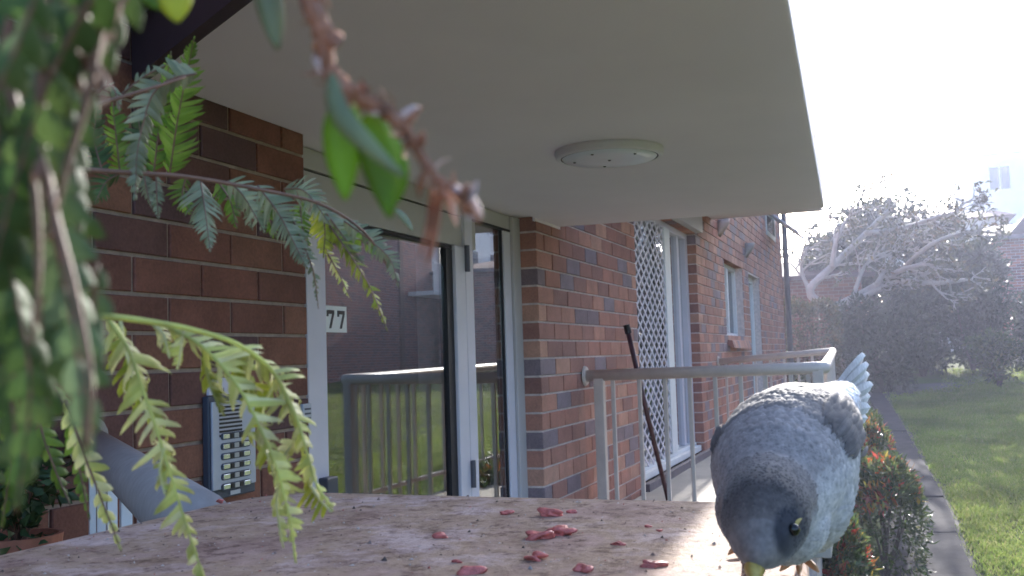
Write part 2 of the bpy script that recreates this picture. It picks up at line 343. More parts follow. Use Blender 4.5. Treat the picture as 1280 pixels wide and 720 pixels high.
pr = [gpt(*p) for p in [(1262,790),(1209,700),(1188,640),(1165,598),(1144,560),(1129,533),(1115,510),(1097,485)]]
pl_ = [gpt(*p) for p in [(1125,790),(1118,700),(1118,640),(1112,598),(1106,560),(1100,533),(1093,510),(1078,485)]]
PR = spline(pr, 25); PL = spline(pl_, 25)
lift = lambda p, h: Vector((p.x, p.y, gz(p.x)+h))
mb = MB()
for i in range(24):
    mb.add([lift(PR[i],.006)-Vector((0,.04+.025*math.sin(i*2.1),0)), lift(PR[i+1],.006)-Vector((0,.04+.025*math.sin(i*2.1+2.1),0)), lift(PL[i+1],.006)+Vector((0,.08,0)), lift(PL[i],.006)+Vector((0,.08,0))], [(0,1,2,3)])
pth = tag(mb.build('path', M['dirt']), kind='structure')
cuts = [0,5,8,12,16,19,22,24]
for a, b in zip(cuts[:-1], cuts[1:]):
    o = MB(); pts = []
    R0 = [PR[i].copy() for i in range(a, b+1)]; L0 = [PL[i].copy() for i in range(a, b+1)]
    R0[0] = R0[0].lerp(R0[1], .06); L0[0] = L0[0].lerp(L0[1], .06)
    j = random.uniform(-.012,.012); pts = [(p.x,p.y) for p in R0] + [(p.x,p.y) for p in reversed(L0)]
    o.prism(pts, lambda p: gz(p[0])-.03, lambda p, j=j: gz(p[0])+.035+j); o.build('paving_slab', M['path'], pth, bevel=.008)
# bare dirt under the trees
mb = MB(); pts = [(18.5,2.5),(18.2,.6),(20.5,-.2),(21,-.9),(23,-1.6),(24.5,-3),(25.5,-9),(34,-9),(34,4),(22,4)]
mb.add([(p[0],p[1],gz(p[0])+.004) for p in pts], [tuple(range(len(pts)))]); tag(mb.build('garden_bed', M['dirt']), kind='structure')

def grass(n, u0, u1, y0, y1, h, keep):
    u = rng.uniform(u0,u1,n); y = rng.uniform(y0,y1,n); k = keep(u, y); u = u[k]; y = y[k]; n = len(u)
    z = G0 + GS*np.clip(u,-20,30); nb = 5
    B = np.repeat(np.stack([u,y,z],1), nb, 0) + np.concatenate([rng.normal(0,.035,(n*nb,2)), np.zeros((n*nb,1))],1)
    hh = rng.uniform(.5,1.2,(n*nb,1))*h; a = rng.uniform(0,6.28,n*nb); W = np.stack([np.cos(a),np.sin(a),0*a],1)*.006
    T = B + np.concatenate([rng.normal(0,.45,(n*nb,2))*hh, hh],1)
    V = np.stack([B-W,B+W,T],1).reshape(-1,3); F = np.arange(len(V)).reshape(-1,3); return V, F
PRy = np.array([p.y for p in PR]); PRx = np.array([p.x for p in PR])
def keep1(u, y):
    e = np.interp(u, PRx, PRy); patch = np.sin(u*2.3+y*3.1)*np.cos(u*1.1-y*4.3)+rng.normal(0,.35,len(u))
    return (y < e-.02-.09*rng.random(len(u))) & (patch > -.75) & (u < 20.6-1.1*(y+.2)+rng.normal(0,.5,len(u)))
V1, F1 = grass(90000, 7, 25, -4.2, .3, .045, keep1)
V2, F2 = grass(40000, 3, 27, -14, -1.0, .05, lambda u, y: (y < -.45) & (u < 26))
tag(npmesh('lawn_grass', np.concatenate([V1,V2]), np.concatenate([F1,F2+len(V1)]), M['grassblade']), 'short patchy green lawn beside the concrete path', 'grass', kind='stuff')

# ------------------------------------------------------------------ APARTMENT BUILDING
D = 1.56; DD = 1.664; CO = .0863; Z0 = -.0046; BL, JT, BH = .2305, .0095, .0768
bld = thing('apartment_building', (8, 1.8, -2.0), 'long brick apartment building with a covered glass entrance and white framed windows', 'building')
brick_cache = {}
def brick_mesh(L, dep, matn):
    k = (round(L,3), dep, matn)
    if k not in brick_cache:
        c = .0022; h = BH/2; l = L/2
        v = [(-l,dep,-h),(l,dep,-h),(l,dep,h),(-l,dep,h),(-l,c,-h),(l,c,-h),(l,c,h),(-l,c,h),(-l+c,0,-h+c),(l-c,0,-h+c),(l-c,0,h-c),(-l+c,0,h-c)]
        f = [(0,4,7,3),(1,2,6,5),(3,7,6,2),(0,1,5,4),(8,9,10,11),(4,5,9,8),(5,6,10,9),(6,7,11,10),(7,4,8,11)]
        brick_cache[k] = MB().add(v, f).mesh('brick', M[matn])
    return brick_cache[k]
def in_hole(u0, u1, z0, z1, holes):
    return any(u1 > a+.01 and u0 < b-.01 and z1 > c+.02 and z0 < d-.02 for a, b, c, d in holes)
def lay(parent, u0, u1, z0, z1, matn, single, full_end=None, full_start=None, holes=(), stuff_mb=None, dep=.104):
    """courses of stretcher bond between u0 and u1"""
    k0 = math.floor((z0-Z0)/CO+.2); k1 = math.ceil((z1-Z0)/CO-.2)
    for k in range(k0, k1):
        zb = Z0 + k*CO; zc = zb+JT/2+BH/2
        step = BL+JT
        if full_end is not None:
            off = 0 if (k % 2 == full_end) else .1155+JT/2; edges = [u1]; x = u1 - (off if off else step)
            while x > u0+.02: edges.append(x); x -= step
            edges.append(u0); edges = edges[::-1]
        else:
            off = 0 if (k % 2 == full_start) else .1155+JT/2; edges = [u0]; x = u0 + (off if off else step)
            while x < u1-.02: edges.append(x); x += step
            edges.append(u1)
        # cut by holes
        segs = []
        for a, b in zip(edges[:-1], edges[1:]):
            parts = [(a, b)]
            for ha, hb, hc, hd in holes:
                if zc > hc and zc < hd:
                    np_ = []
                    for p, q in parts:
                        if q <= ha or p >= hb: np_.append((p, q))
                        else:
                            if p < ha: np_.append((p, ha))
                            if q > hb: np_.append((hb, q))
                    parts = np_
            segs += parts
        for a, b in segs:
            L = b-a-JT
            if L < .02: continue
            me = brick_mesh(L, dep, matn); c = Vector(((a+b)/2, D+random.uniform(-.0015,.0015), zc))
            if single(a, b, zc): link('brick', me, parent, c)
            else:
                stuff_mb.add([Vector(v.co)+c for v in me.vertices], [tuple(p.vertices) for p in me.polygons])

# entrance wall (left of the door)
LW = 2.556
w1 = boxo('entrance_wall', (-2.5, D+.007, -2.6), (LW-.004, 2.2, 5.0), M['mortar_shaded'], bld)
st = MB(); lay(w1, -.6, LW, -1.62, 1.9, 'brick_shaded', lambda a,b,z: b > 1.62 and -.55 < z < .68, full_end=0, stuff_mb=st)
st.build('brickwork', M['brick_shaded'], w1, kind='stuff')
# wall between the door and the sliding door
w2 = boxo('pier_wall', (4.626, D+.007, -2.6), (6.655, 2.2, 1.0), M['mortar'], bld)
st = MB(); lay(w2, 4.62, 6.66, -.95, .95, 'brick', lambda a,b,z: z > -.72, full_start=1, stuff_mb=st)
st.build('brickwork', M['brick'], w2, kind='stuff')
# far facade with the two openings
WIN = [(10.6,12.0,.13,.97),(12.52,13.6,-1.05,.925)]
w3 = MB(); FE = 16.8
hs = sorted(WIN); x = 8.985; yb = (D+.007, 2.2)
for a, b, c, d in hs:
    w3.box((x, yb[0], -2.2), (a, yb[1], 4.6)); w3.box((a+.0005, yb[0]+.0005, -2.2), (b-.0005, yb[1], c)); w3.box((a+.0005, yb[0]+.0005, d), (b-.0005, yb[1], 4.6)); x = b
w3.box((x, yb[0], -2.2), (FE-.005, yb[1], 4.6))
w3 = w3.build('facade_wall', M['mortar'], bld)
st = MB(); lay(w3, 8.98, FE, -1.6, 4.55, 'brick', lambda a,b,z: False, full_start=1, holes=WIN+[(14.7,15.9,1.62,3.0)], stuff_mb=st)
st.build('brickwork', M['brick'], w3, kind='stuff')
w4 = boxo('upper_wall', (LW, D+.007, 1.05), (8.98, 2.2, 4.6), M['mortar'], bld)
st = MB(); lay(w4, LW, 8.98, 1.06, 2.2, 'brick', lambda a,b,z: False, full_start=1, stuff_mb=st); st.build('brickwork', M['brick'], w4, kind='stuff')
boxo('roof', (-2.8, 1.5, 4.6), (17.2, 8.0, 4.85), M['fascia'], bld)
boxo('back_wall', (-2.5, 7.4, -2.4), (FE, 7.6, 4.6), M['mortar'], bld)
boxo('end_wall', (FE-.12, 2.2, -2.4), (FE-.01, 7.4, 4.6), M['brick'], bld)

# canopy
can = MB(); pts = [(.92,.12),(1.98,.148),(5.035,.262),(4.985,1.559),(1.875,1.559)]
can.prism(pts, .66, .80)
canopy = can.build('canopy', M['soffit'], bld, bevel=.006)
MB().prism([(1.868,1.556),(.905,.10),(.87,.10),(1.83,1.556)], .645, .775).build('side_fascia', M['fascia'], canopy)
MB().prism([(1.825,1.554),(.866,.098),(.82,.098),(1.77,1.554)], .765, .80).build('flashing', M['flash'], canopy)
MB().prism([(LW-.003,1.5595),(4.63,1.5595),(4.63,1.72),(LW-.003,1.72)], .672, .80).build('porch_soffit', M['soffit'], canopy)
boxo('soffit_batten', (4.60, 1.555, .648), (4.995, 1.5685, .671), M['soffit'], canopy)
# upper balcony slab over the sliding door
ub = MB().prism([(5.2,.42),(9.9,.54),(9.9,1.555),(5.2,1.555)], 1.27, 1.44).build('upper_balcony', M['soffit'], bld, bevel=.006)
boxo('door_bulkhead', (6.62, 1.50, 1.045), (9.02, 1.5655, 1.268), M['panel'], bld)

# entrance door, sidelight, head panel, lobby
door = boxo('entrance_door', (LW+.02, DD+.045, .467), (4.632, DD+.12, .69), M['panel'], bld)
boxo('head_panel', (LW+.012, DD-.002, .604), (4.60, DD+.044, .668), M['panel'], door)
boxo('head_panel', (LW+.012, DD-.002, .47), (4.10, DD+.044, .595), M['panel'], door)
boxo('head_groove', (LW+.012, DD+.012, .5955), (4.10, DD+.04, .6035), M['seal'], door)
boxo('jamb_frame', (2.705, DD-.012, -1.6), (2.818, DD+.06, .468), M['frame'], door, bevel=.004)
boxo('jamb_frame', (4.53, DD-.02, -1.6), (4.632, DD+.06, .668), M['panel'], door, bevel=.004)
boxo('glazing_bead', (4.437, DD-.006, -1.6), (4.526, DD+.05, .592), M['frame'], door, bevel=.003)
boxo('glass_seal', (4.425, DD+.002, -1.58), (4.436, DD+.03, .592), M['seal'], door)
boxo('door_stile', (3.838, DD-.018, -1.6), (3.940, DD+.04, .467), M['frame'], door, bevel=.004)
boxo('stile_gap', (3.9405, DD-.004, -1.6), (3.9475, DD+.03, .467), M['seal'], door)
boxo('door_mullion', (3.948, DD-.016, -1.6), (4.034, DD+.045, .66), M['frame'], door, bevel=.004)
boxo('glass_seal', (3.775, DD-.004, -1.58), (3.8375, DD+.03, .45), M['seal'], door)
boxo('head_rail', (2.819, DD-.004, .452), (3.837, DD+.04, .4665), M['seal'], door)
boxo('sidelight_head', (4.035, DD-.006, .5935), (4.529, DD+.043, .6035), M['seal'], door)
boxo('glass_pane', (2.8185, DD+.008, -1.58), (3.7745, DD+.016, .4515), M['glass'], door)
boxo('glass_pane', (4.0345, DD+.008, -1.58), (4.4245, DD+.016, .593), M['glass'], door)
for z in (.42, -.47):
    hb = MB().box((3.934, DD-.030, z-.055), (3.962, DD-.0185, z+.055)); hb.tube([(3.944, DD-.03, z-.055),(3.944, DD-.03, z+.055)], .008, 8); hb.build('hinge', M['steel'], door)
boxo('door_bracket', (2.75, DD-.045, -.40), (2.815, DD-.0125, -.345), M['intercom_dark'], door, bevel=.004)
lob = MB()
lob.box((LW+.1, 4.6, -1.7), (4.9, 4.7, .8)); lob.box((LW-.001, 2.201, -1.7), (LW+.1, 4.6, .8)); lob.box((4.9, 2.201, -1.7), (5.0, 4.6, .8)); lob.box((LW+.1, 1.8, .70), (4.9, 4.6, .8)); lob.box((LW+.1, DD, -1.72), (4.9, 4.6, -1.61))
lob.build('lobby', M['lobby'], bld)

# house number on the glass
hn = boxo('house_number_sign', (2.822, DD-.0005, .100), (2.965, DD+.0075, .184), M['white'])
tag(hn, 'white plate with the black number 77 on the entrance glass', 'sign')
for ox in (2.838, 2.905):
    MB().prism([], 0, 0) if False else None
    v = [(ox, .170), (ox+.046, .170), (ox+.046, .160), (ox+.026, .112), (ox+.014, .112), (ox+.034, .158), (ox+.010, .158), (ox+.010,.150), (ox,.150)]
    n = len(v); mb = MB()
    mb.add([(a, DD-.0022, b) for a, b in v]+[(a, DD-.0006, b) for a, b in v], [tuple(range(n)), tuple(reversed(range(n,2*n)))]+[(i,n+i,n+(i+1)%n,(i+1)%n) for i in range(n)])
    mb.build('digit', M['black'], hn)

# sliding door with diamond screen
SY = 1.655
sd = boxo('sliding_door', (6.67, SY-.03, -.83), (8.975, SY+.06, -.775), M['white'], bld, bevel=.004)
boxo('track', (6.67, SY-.07, -.848), (8.975, SY-.032, -.80), M['white'], sd, bevel=.003)
boxo('plinth', (6.665, D-.035, -.97), (10.2, D+.006, -.85), M['plinth'], bld)
boxo('door_frame', (6.67, SY-.02, .985), (8.975, SY+.06, 1.044), M['frame'], sd, bevel=.003)
boxo('door_frame', (8.87, SY-.02, -.774), (8.974, SY+.06, .984), M['frame'], sd, bevel=.003)
boxo('door_frame', (6.67, SY-.02, -.774), (6.74, SY+.06, .984), M['frame'], sd, bevel=.003)
boxo('door_frame', (8.60, SY+.0, -.774), (8.68, SY+.055, .984), M['frame'], sd, bevel=.003)
boxo('screen_stile', (7.88, SY-.045, -.774), (8.09, SY-.021, .984), M['white'], sd, bevel=.003)
boxo('curtain', (8.14, SY+.12, -.774), (8.9, SY+.15, .984), M['beige'], sd)
boxo('glass_pane', (6.741, SY+.025, -.774), (8.869, SY+.033, .984), M['glass'], sd)
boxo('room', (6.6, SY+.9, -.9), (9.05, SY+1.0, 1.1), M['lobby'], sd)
gu0, gu1, gz0, gz1 = 6.745, 7.878, -.773, .983; pu, pz = .165, .092
def clipseg(a, b):
    (x0,z0),(x1,z1) = a, b; t0, t1 = 0., 1.; dx, dz = x1-x0, z1-z0
    for p, q in ((-dx,x0-gu0),(dx,gu1-x0),(-dz,z0-gz0),(dz,gz1-z0)):
        if abs(p) < 1e-12:
            if q < 0: return None
        else:
            r = q/p
            if p < 0: t0 = max(t0, r)
            else: t1 = min(t1, r)
    return None if t1-t0 < 1e-3 else ((x0+t0*dx,z0+t0*dz),(x0+t1*dx,z0+t1*dz))
for s_ in (1, -1):
    for i in range(-40, 80):
        z = gz0 + i*pz; sg = clipseg((gu0-1, z - s_*pz/pu*1), (gu1+1, z + s_*pz/pu*(gu1-gu0+1)))
        if not sg: continue
        (a, b), (c, d) = sg; yy = SY-.033 if s_ > 0 else SY-.038; h = .011
        MB().add([(a,yy,b-h),(c,yy,d-h),(c,yy,d+h),(a,yy,b+h),(a,yy+.0045,b-h),(c,yy+.0045,d-h),(c,yy+.0045,d+h),(a,yy+.0045,b+h)],
            [(0,1,2,3),(4,7,6,5),(0,4,5,1),(3,2,6,7),(0,3,7,4),(1,5,6,2)]).build('grille_bar', M['frame'], sd)

# far facade windows, vents, downpipe
for (a, b, c, d), sill in zip(WIN, (True, False)):
    f = MB(); t = .07; y0, y1 = D+.085, D+.15
    f.box((a,y0,c),(a+t,y1,d)); f.box((b-t,y0,c),(b,y1,d)); f.box((a+t+.0002,y0+.001,c),(b-t-.0002,y1-.001,c+t)); f.box((a+t+.0002,y0+.001,d-t),(b-t-.0002,y1-.001,d)); f.box(((a+b)/2-.04,y0-.01,c+t),((a+b)/2+.04,y1,d-t))
    wn = f.build('window', M['white'], bld)
    boxo('pane', (a+t,D+.12,c+t), (b-t,D+.13,d-t), M['winglass'], wn)
    if sill:
        for k in range(12):
            x = a+.0+k*(b-a)/12
            MB().add([(x+.005,D-.07,c-.10),(x+.112,D-.07,c-.10),(x+.112,D-.05,c-.02),(x+.005,D-.05,c-.02),(x+.005,D+.09,c-.02),(x+.112,D+.09,c-.02),(x+.112,D+.09,c),(x+.005,D+.09,c)],
                [(0,1,2,3),(3,2,6,7),(0,4,5,1),(4,7,6,5),(0,3,7,4),(1,5,6,2)]).build('sill', M['brick'], wn)
uw = MB(); a, b, c, d = 14.7, 15.9, 1.62, 3.0
uw.box((a,D-.01,c),(a+.07,D+.005,d)); uw.box((b-.07,D-.01,c),(b,D+.005,d)); uw.box((a+.07,D-.009,c),(b-.07,D+.004,c+.07)); uw.box((a+.07,D-.009,2.3),(b-.07,D+.004,2.37))
uw = uw.build('window', M['white'], bld); boxo('pane', (a,D+.0062,c), (b,D+.012,d), M['winglass'], uw)
MB().add([(14.75,D-.02,1.95),(15.85,D-.02,1.95),(15.85,D-.42,1.62),(14.75,D-.42,1.62),(14.75,D-.02,1.98),(15.85,D-.02,1.98),(15.85,D-.42,1.65),(14.75,D-.42,1.65)],
   [(0,1,2,3),(4,7,6,5),(0,4,5,1),(3,2,6,7),(0,3,7,4),(1,5,6,2)]).build('awning_sash', M['frame'], uw)
for u_, z_ in ((10.36, 1.15), (12.37, 1.10)):
    mb = MB(); n = 10; vs = []
    for j in range(5):
        t = j/4
        for i in range(n+1):
            an = math.pi*i/n; rr = .09*(1-.25*t*t); vs.append((u_-rr*math.cos(an)*1.0, D-.001-.11*math.sin(t*math.pi/2+.0)*math.sin(an)**.7, z_+.17*t))
    fs = [(j*(n+1)+i, j*(n+1)+i+1, (j+1)*(n+1)+i+1, (j+1)*(n+1)+i) for j in range(4) for i in range(n)]
    mb.add(vs, fs); o = mb.build('wall_vent', M['rail_grey'], bld, smooth=True)
    sm = o.modifiers.new('thick', 'SOLIDIFY'); sm.thickness = .008
dp = MB().tube([(FE+.02, D-.06, -1.2), (FE+.02, D-.06, 4.5)], .045, 10).build('downpipe', M['plinth'], bld, smooth=True)

# porch floor and balcony base
boxo('porch_floor', (-2.4, .35, -2.5), (5.24, 1.70, -1.602), M['slab'], bld)
bal = MB().prism([(5.29,.325),(9.98,.47),(9.98,1.552),(5.25,1.552)], -1.02, -.90).build('balcony_slab', M['slab'], bld, bevel=.006)
MB().prism([(5.34,.40),(9.9,.54),(9.9,1.55),(5.32,1.55)], -2.4, -1.021).build('balcony_base', M['mortar'], bld)

# ------------------------------------------------------------------ fittings
lc = Vector((3.20, .822, .66))
lt = thing('ceiling_light', lc, 'round flat white oyster light under the canopy ceiling', 'ceiling light')
n = 48
MB().lathe([(0.0001,0),(.174,0),(.176,-.008),(.172,-.022),(.166,-.026),(.158,-.026),(.157,-.023),(.0001,-.0225)], lc, n).build('ring', M['lamp_ring'], lt, smooth=False)
MB().lathe([(.158,-.0245),(.1565,-.0255),(.154,-.0255),(.154,-.0235)], lc, n).build('shadow_groove', M['seal'], lt)
MB().lathe([(.1525,-.023),(.150,-.028),(.10,-.031),(.0001,-.032)], lc, n).build('diffuser', M['lamp_glass'], lt, smooth=True)
for k in range(5):
    a = k*1.2566+.4; q = lc + Vector((math.cos(a)*.115, math.sin(a)*.115, -.0303)) if k < 4 else lc+Vector((0,0,-.032))
    MB().lathe([(.0001,-.003),(.004,-.003),(.005,0)], q, 8).build('screw', M['steel'], lt)

ic = thing('intercom_panel', (2.16, D-.01, -.32), 'grey door intercom panel with six rows of call buttons on the brick wall', 'intercom')
I0, I1, Ib, It = 2.075, 2.252, -.312, -.075
boxo('backing', (I0-.006, D-.020, Ib-.006), (I1+.006, D-.0018, It+.006), M['intercom_dark'], ic, bevel=.003)
boxo('faceplate', (I0, D-.027, Ib+.018), (I1, D-.0205, It-.008), M['intercom'], ic, bevel=.002)
for k in range(8):
    z = It-.022-k*.0098; boxo('speaker_slot', (I0+.026, D-.0283, z-.0026), (I0+.118, D-.0272, z+.0026), M['black'], ic)
for k in range(6):
    z = -.168-k*.0243; o = MB(); L, rr = (I0+.030, I0+.152), .0082
    pts = [(L[0]+rr-math.cos(a)*0-math.sin(a)*rr, z+math.cos(a)*rr) for a in np.linspace(0,math.pi,8)] + [(L[1]-rr+math.sin(a)*rr, z-math.cos(a)*rr) for a in np.linspace(0,math.pi,8)]
    nn = len(pts); o.add([(a, D-.0292, b) for a, b in pts]+[(a, D-.0273, b) for a, b in pts], [tuple(range(nn))]+[(i,nn+i,nn+(i+1)%nn,(i+1)%nn) for i in range(nn)])
    row = o.build('button_row', M['intercom_dark'], ic)
    for b0, w_, m_ in ((.036,.026,'chrome'),(.066,.013,'black'),(.082,.018,'label'),(.103,.013,'black'),(.120,.026,'chrome')):
        boxo('call_button' if m_ == 'chrome' else 'name_tag', (I0+b0, D-.0318, z-.0058), (I0+b0+w_, D-.0294, z+.0058), M[m_], row, bevel=.001)
boxo('maker_plate', (I0+.075, D-.0225, Ib-.001), (I0+.115, D-.0203, Ib+.009), M['intercom'], ic)
pl2 = boxo('notice_plate', (I0+.012, D-.008, -.067), (I0+.125, D-.0018, -.026), M['frame'], ic)
def text(s, loc, size, parent, m_):
    c = bpy.data.curves.new('lettering', 'FONT'); c.body = s; c.size = size; c.extrude = .0004; c.materials.append(m_)
    t = bpy.data.objects.new('tmp', c); COL.objects.link(t); dg = bpy.context.evaluated_depsgraph_get(); me = bpy.data.meshes.new_from_object(t.evaluated_get(dg))
    bpy.data.objects.remove(t); me.transform(Matrix.Translation(loc) @ Matrix.Rotation(math.pi/2, 4, 'X')); return link('lettering', me, parent)
text('CAN', (I0+.026, D-.0088, -.045), .017, pl2, M['black']); text('TH', (I0+.050, D-.0088, -.062), .017, pl2, M['black'])
wp = boxo('wall_plate', (2.505, D-.012, -.160), (2.55, D-.0018, -.11), M['intercom'], None, bevel=.002)
tag(wp, 'small grey switch plate on the bricks beside the door frame', 'switch plate')
for k in range(3): boxo('slot', (2.512, D-.0134, -.153+k*.013), (2.543, D-.0123, -.148+k*.013), M['intercom_dark'], wp)

# balcony railing
A = Vector((5.348,1.556,-.108)); B = Vector((5.35,.318,-.096)); C_ = Vector((9.9,.50,-.03)); E_ = Vector((9.9,1.556,-.095))
rl = thing('balcony_railing', (5.35,.32,-.9), 'cream steel railing round the raised balcony by the sliding door', 'railing')
mb = MB(); mb.tube([A, B+Vector((0,.03,0)), B+Vector((.012,.006,.001)), B+Vector((.05,.0,.001)), C_+Vector((-.05,0,0)), C_+Vector((-.01,.006,0)), C_+Vector((0,.05,0)), E_], .031, 12); mb.build('handrail', M['rail'], rl, smooth=True)
for p in (A, E_): MB().lathe([(.0001,0),(.055,0),(.05,.012),(.0001,.012)], p, 16, (0,-1,0)).build('wall_flange', M['rail'], rl)
def flat_bar(p, w_, t_, along, zb, zt):
    a = Vector(along).normalized(); q = Vector((-a.y, a.x, 0)); mb = MB()
    c = [p+a*w_/2+q*t_/2, p-a*w_/2+q*t_/2, p-a*w_/2-q*t_/2, p+a*w_/2-q*t_/2]
    return mb.prism([(v.x,v.y) for v in c], zb, zt)
def bars(P, Q, xs, zb, wd=.021, thick=None, skip=()):
    d = (Q-P)
    for i, t in enumerate(xs):
        p = P + d*t; big = i in skip
        flat_bar(p, .052 if big else wd, .05 if big else wd, (d.x,d.y,0), zb, p.z-.012).build('post' if big else 'baluster', M['rail'], rl, bevel=.003)
def tpx(x):           # where along A-B a spot of the picture falls
    d = ray(x, 500); s = 5.349/d.x; return (A.y - d.y*s)/(A.y-B.y)
bars(A, B, [tpx(x) for x in (750,767,800,832,863,895,927,958,990,1012)]+[.975], -.90, skip=(0,10))
MB().tube([A+Vector((0,-.02,-.70)), B+Vector((0,.03,-.70))], .016, 8).build('bottom_rail', M['rail'], rl)
bars(E_, C_, [.07,.2,.33,.46,.58,.70,.82,.97], -.90, skip=(7,))
bars(B, C_, [i/21 for i in range(1,21)], -.90)
MB().tube([B+Vector((.03,0,-.70)), C_+Vector((-.03,0,-.70))], .016, 8).build('bottom_rail', M['rail'], rl)
MB().tube([C_+Vector((0,.03,-.70)), E_+Vector((0,-.02,-.70))], .016, 8).build('bottom_rail', M['rail'], rl)

# leaning pole
pt, pb = on(784,410,1,1.50), on(834,606,1,1.15)
pb = at(836,640,6.3); pb.z = max(pb.z, -.899)
bs = thing('leaning_pole', pb, 'thin dark maroon pole leaning against the diamond screen', 'pole')
MB().tube([pb, pb.lerp(pt,.5)+Vector((0,.004,0)), pt], [.014,.015,.016], 10).build('shaft', M['pole'], bs, smooth=True)
MB().tube([pt.lerp(pb,.03), pt+ (pt-pb).normalized()*.02], [.022,.020], 10).build('end_cap', M['black'], bs)

# grey handrail between the ledge and the wall
h0 = on(110,551,1,1.545); h1 = at(232,647,.93); hd = (h1-h0).normalized(); h1 = h1+hd*.06
hr = thing('handrail', (h0.x,h0.y-.1,-1.6), 'thick grey handrail running from the ledge to the brick wall below the fern', 'handrail')
MB().tube([h0,h1], .031, 24).build('rail', M['rail_grey'], hr, smooth=True)
MB().lathe([(.0001,0),(.055,0),(.05,.01),(.0001,.01)], h0+Vector((0,.0005,0)), 16, (0,-1,0)).build('wall_flange', M['rail_grey'], hr)
for x_, y_ in ((122,537),(192,588)):
    dd_ = ray(x_,y_).normalized(); w_ = -h0; bq = dd_.dot(hd); tt = (dd_.dot(h0) - bq*h0.dot(hd))/(1-bq*bq); q_ = dd_*tt; ax_ = h0+hd*((q_-h0).dot(hd)); q_ = ax_+(q_-ax_).normalized()*.0305
    MB().lathe([(.0001,.003),(.004,.0028),(.005,0)], q_, 10, (q_-ax_)).build('screw', M['steel'], hr)
for t in (.10,.24,.40,.56,.72,.88):
    p = h0.lerp(h1, t); flat_bar(p, .028, .014, (hd.x,hd.y,0), -1.601, p.z-.012).build('baluster', M['white'], hr)

# potted plant on a brick pier
pc = at(26, 676, 1.66)
pier = MB().box((pc.x-.16,pc.y-.16,-1.601),(pc.x+.16,pc.y+.16,pc.z-.126)).build('brick_pier', M['brick_shaded']); tag(pier, 'low dark brick pier under the potted plant', 'pier')
pp = thing('potted_plant', (pc.x,pc.y,pc.z-.125), 'small leafy plant in a terracotta pot behind the hanging fern', 'potted plant')
MB().lathe([(.0001,-.124),(.04,-.124),(.054,-.01),(.062,-.01),(.064,.010),(.057,.010),(.052,-.02),(.0001,-.02)], pc, 24).build('pot', M['terracotta'], pp, smooth=False)
P, Dr = crown_points(260, pc+Vector((-.02,.0,.075)), (.10,.10,.08), 9, .2)
V, F = leaves(P, Dr+np.array([0,0,.3]), rng.uniform(.02,.04,260), rng.uniform(.012,.02,260)); npmesh('foliage', V, F, M['pot_leaf'], pp)
mb = MB()
for k in range(9):
    e = pc+Vector((random.uniform(-.09,.06),random.uniform(-.08,.08),random.uniform(.05,.14))); mb.tube([pc+Vector((0,0,-.02)), pc.lerp(e,.5)+Vector((0,0,.03)), e], [.003,.002,.001], 5)
mb.build('stem', M['stem'], pp)

# ------------------------------------------------------------------ LEDGE with food scraps
LZ = -.11
lw = thing('porch_wall', (0,.3,-2.3), 'weathered pinkish stone topped porch wall the bird stands on', 'low wall')
pts = [(-.9,.525),(.70,.527),(.745,.522),(.778,.503),(.792,.475),(.784,.30),(.780,.14),(.775,.085),(.755,.062),(.60,.05),(.45,.036),(-.9,.036)]
pts = pts[::-1]
me = bpy.data.meshes.new('coping'); bm = bmesh.new()
top = [bm.verts.new((x,y,LZ)) for x,y in pts]; f = bm.faces.new(top)
ex = bmesh.ops.extrude_face_region(bm, geom=[f]); vs = [v for v in ex['geom'] if isinstance(v, bmesh.types.BMVert)]
for v in vs: v.co.z = LZ-.07
bmesh.ops.recalc_face_normals(bm, faces=bm.faces); bm.to_mesh(me); bm.free(); me.materials.append(M['ledge'])
o = link('coping', me, lw); b = o.modifiers.new('bevel','BEVEL'); b.width = .012; b.segments = 4; b.limit_method = 'ANGLE'; b.angle_limit = R_(50)
boxo('brick_body', (-.86, .075, -2.32), (.73, .49, LZ-.071), M['brick_shaded'], lw)

def blob(c, r, n=2, amp=.25):
    bm = bmesh.new(); bmesh.ops.create_icosphere(bm, subdivisions=n, radius=1)
    ph = [Vector((random.uniform(-3,3),random.uniform(-3,3),random.uniform(-3,3))) for _ in range(5)]
    for v in bm.verts:
        k = 1+amp*sum(math.sin(v.co.dot(q)*1.3+i) for i, q in enumerate(ph))/3
        v.co = Vector((v.co.x*r[0]*k, v.co.y*r[1]*k, v.co.z*r[2]*k))+Vector(c)
    mb = MB(); bm.verts.index_update(); mb.add([v.co for v in bm.verts], [tuple(v.index for v in f.verts) for f in bm.faces]); bm.free(); return mb
scr = [(690,645,13,'large pink meat scrap nearest the far edge of the ledge'),(674,673,15,'large pink meat scrap left of the middle pair'),(699,668,16,'long pink meat scrap right of the middle pair'),
 (669,700,13,'round pink meat scrap below the middle pair'),(587,716,13,'bright red meat scrap at the bottom edge of the ledge'),(730,714,12,'flat pink scrap low between the middle pair and the dark one'),
 (814,708,12,'dark red meat scrap in front of the bird'),(772,681,7,'small red scrap between the middle pair and the bird'),(552,672,9,'small red scrap on the left half of the stone'),
 (572,703,5,'tiny red scrap above the bottom red one'),(632,643,7,'faint flat red scrap left of the far scrap'),(716,641,6,'thin red shred right of the far scrap'),(810,659,4,'tiny red crumb near the bird, upper one'),(825,664,4,'tiny red crumb nearest the bird'),(275,627,5,'tiny red scrap behind the fern at the rounded corner')]
for x, y, s_, lab in scr:
    p = on(x, y, 2, LZ); d = p.dot(CF)/FPX; r = s_*d*1.02; hgt = r*.42
    o = blob((p.x, p.y, LZ+hgt*.55), (r*.78, r*1.0, hgt), 3, .6).build('food_scrap', M['fruit'], None, smooth=True); tag(o, lab, 'food scrap', 'pink meat scraps scattered on the ledge')
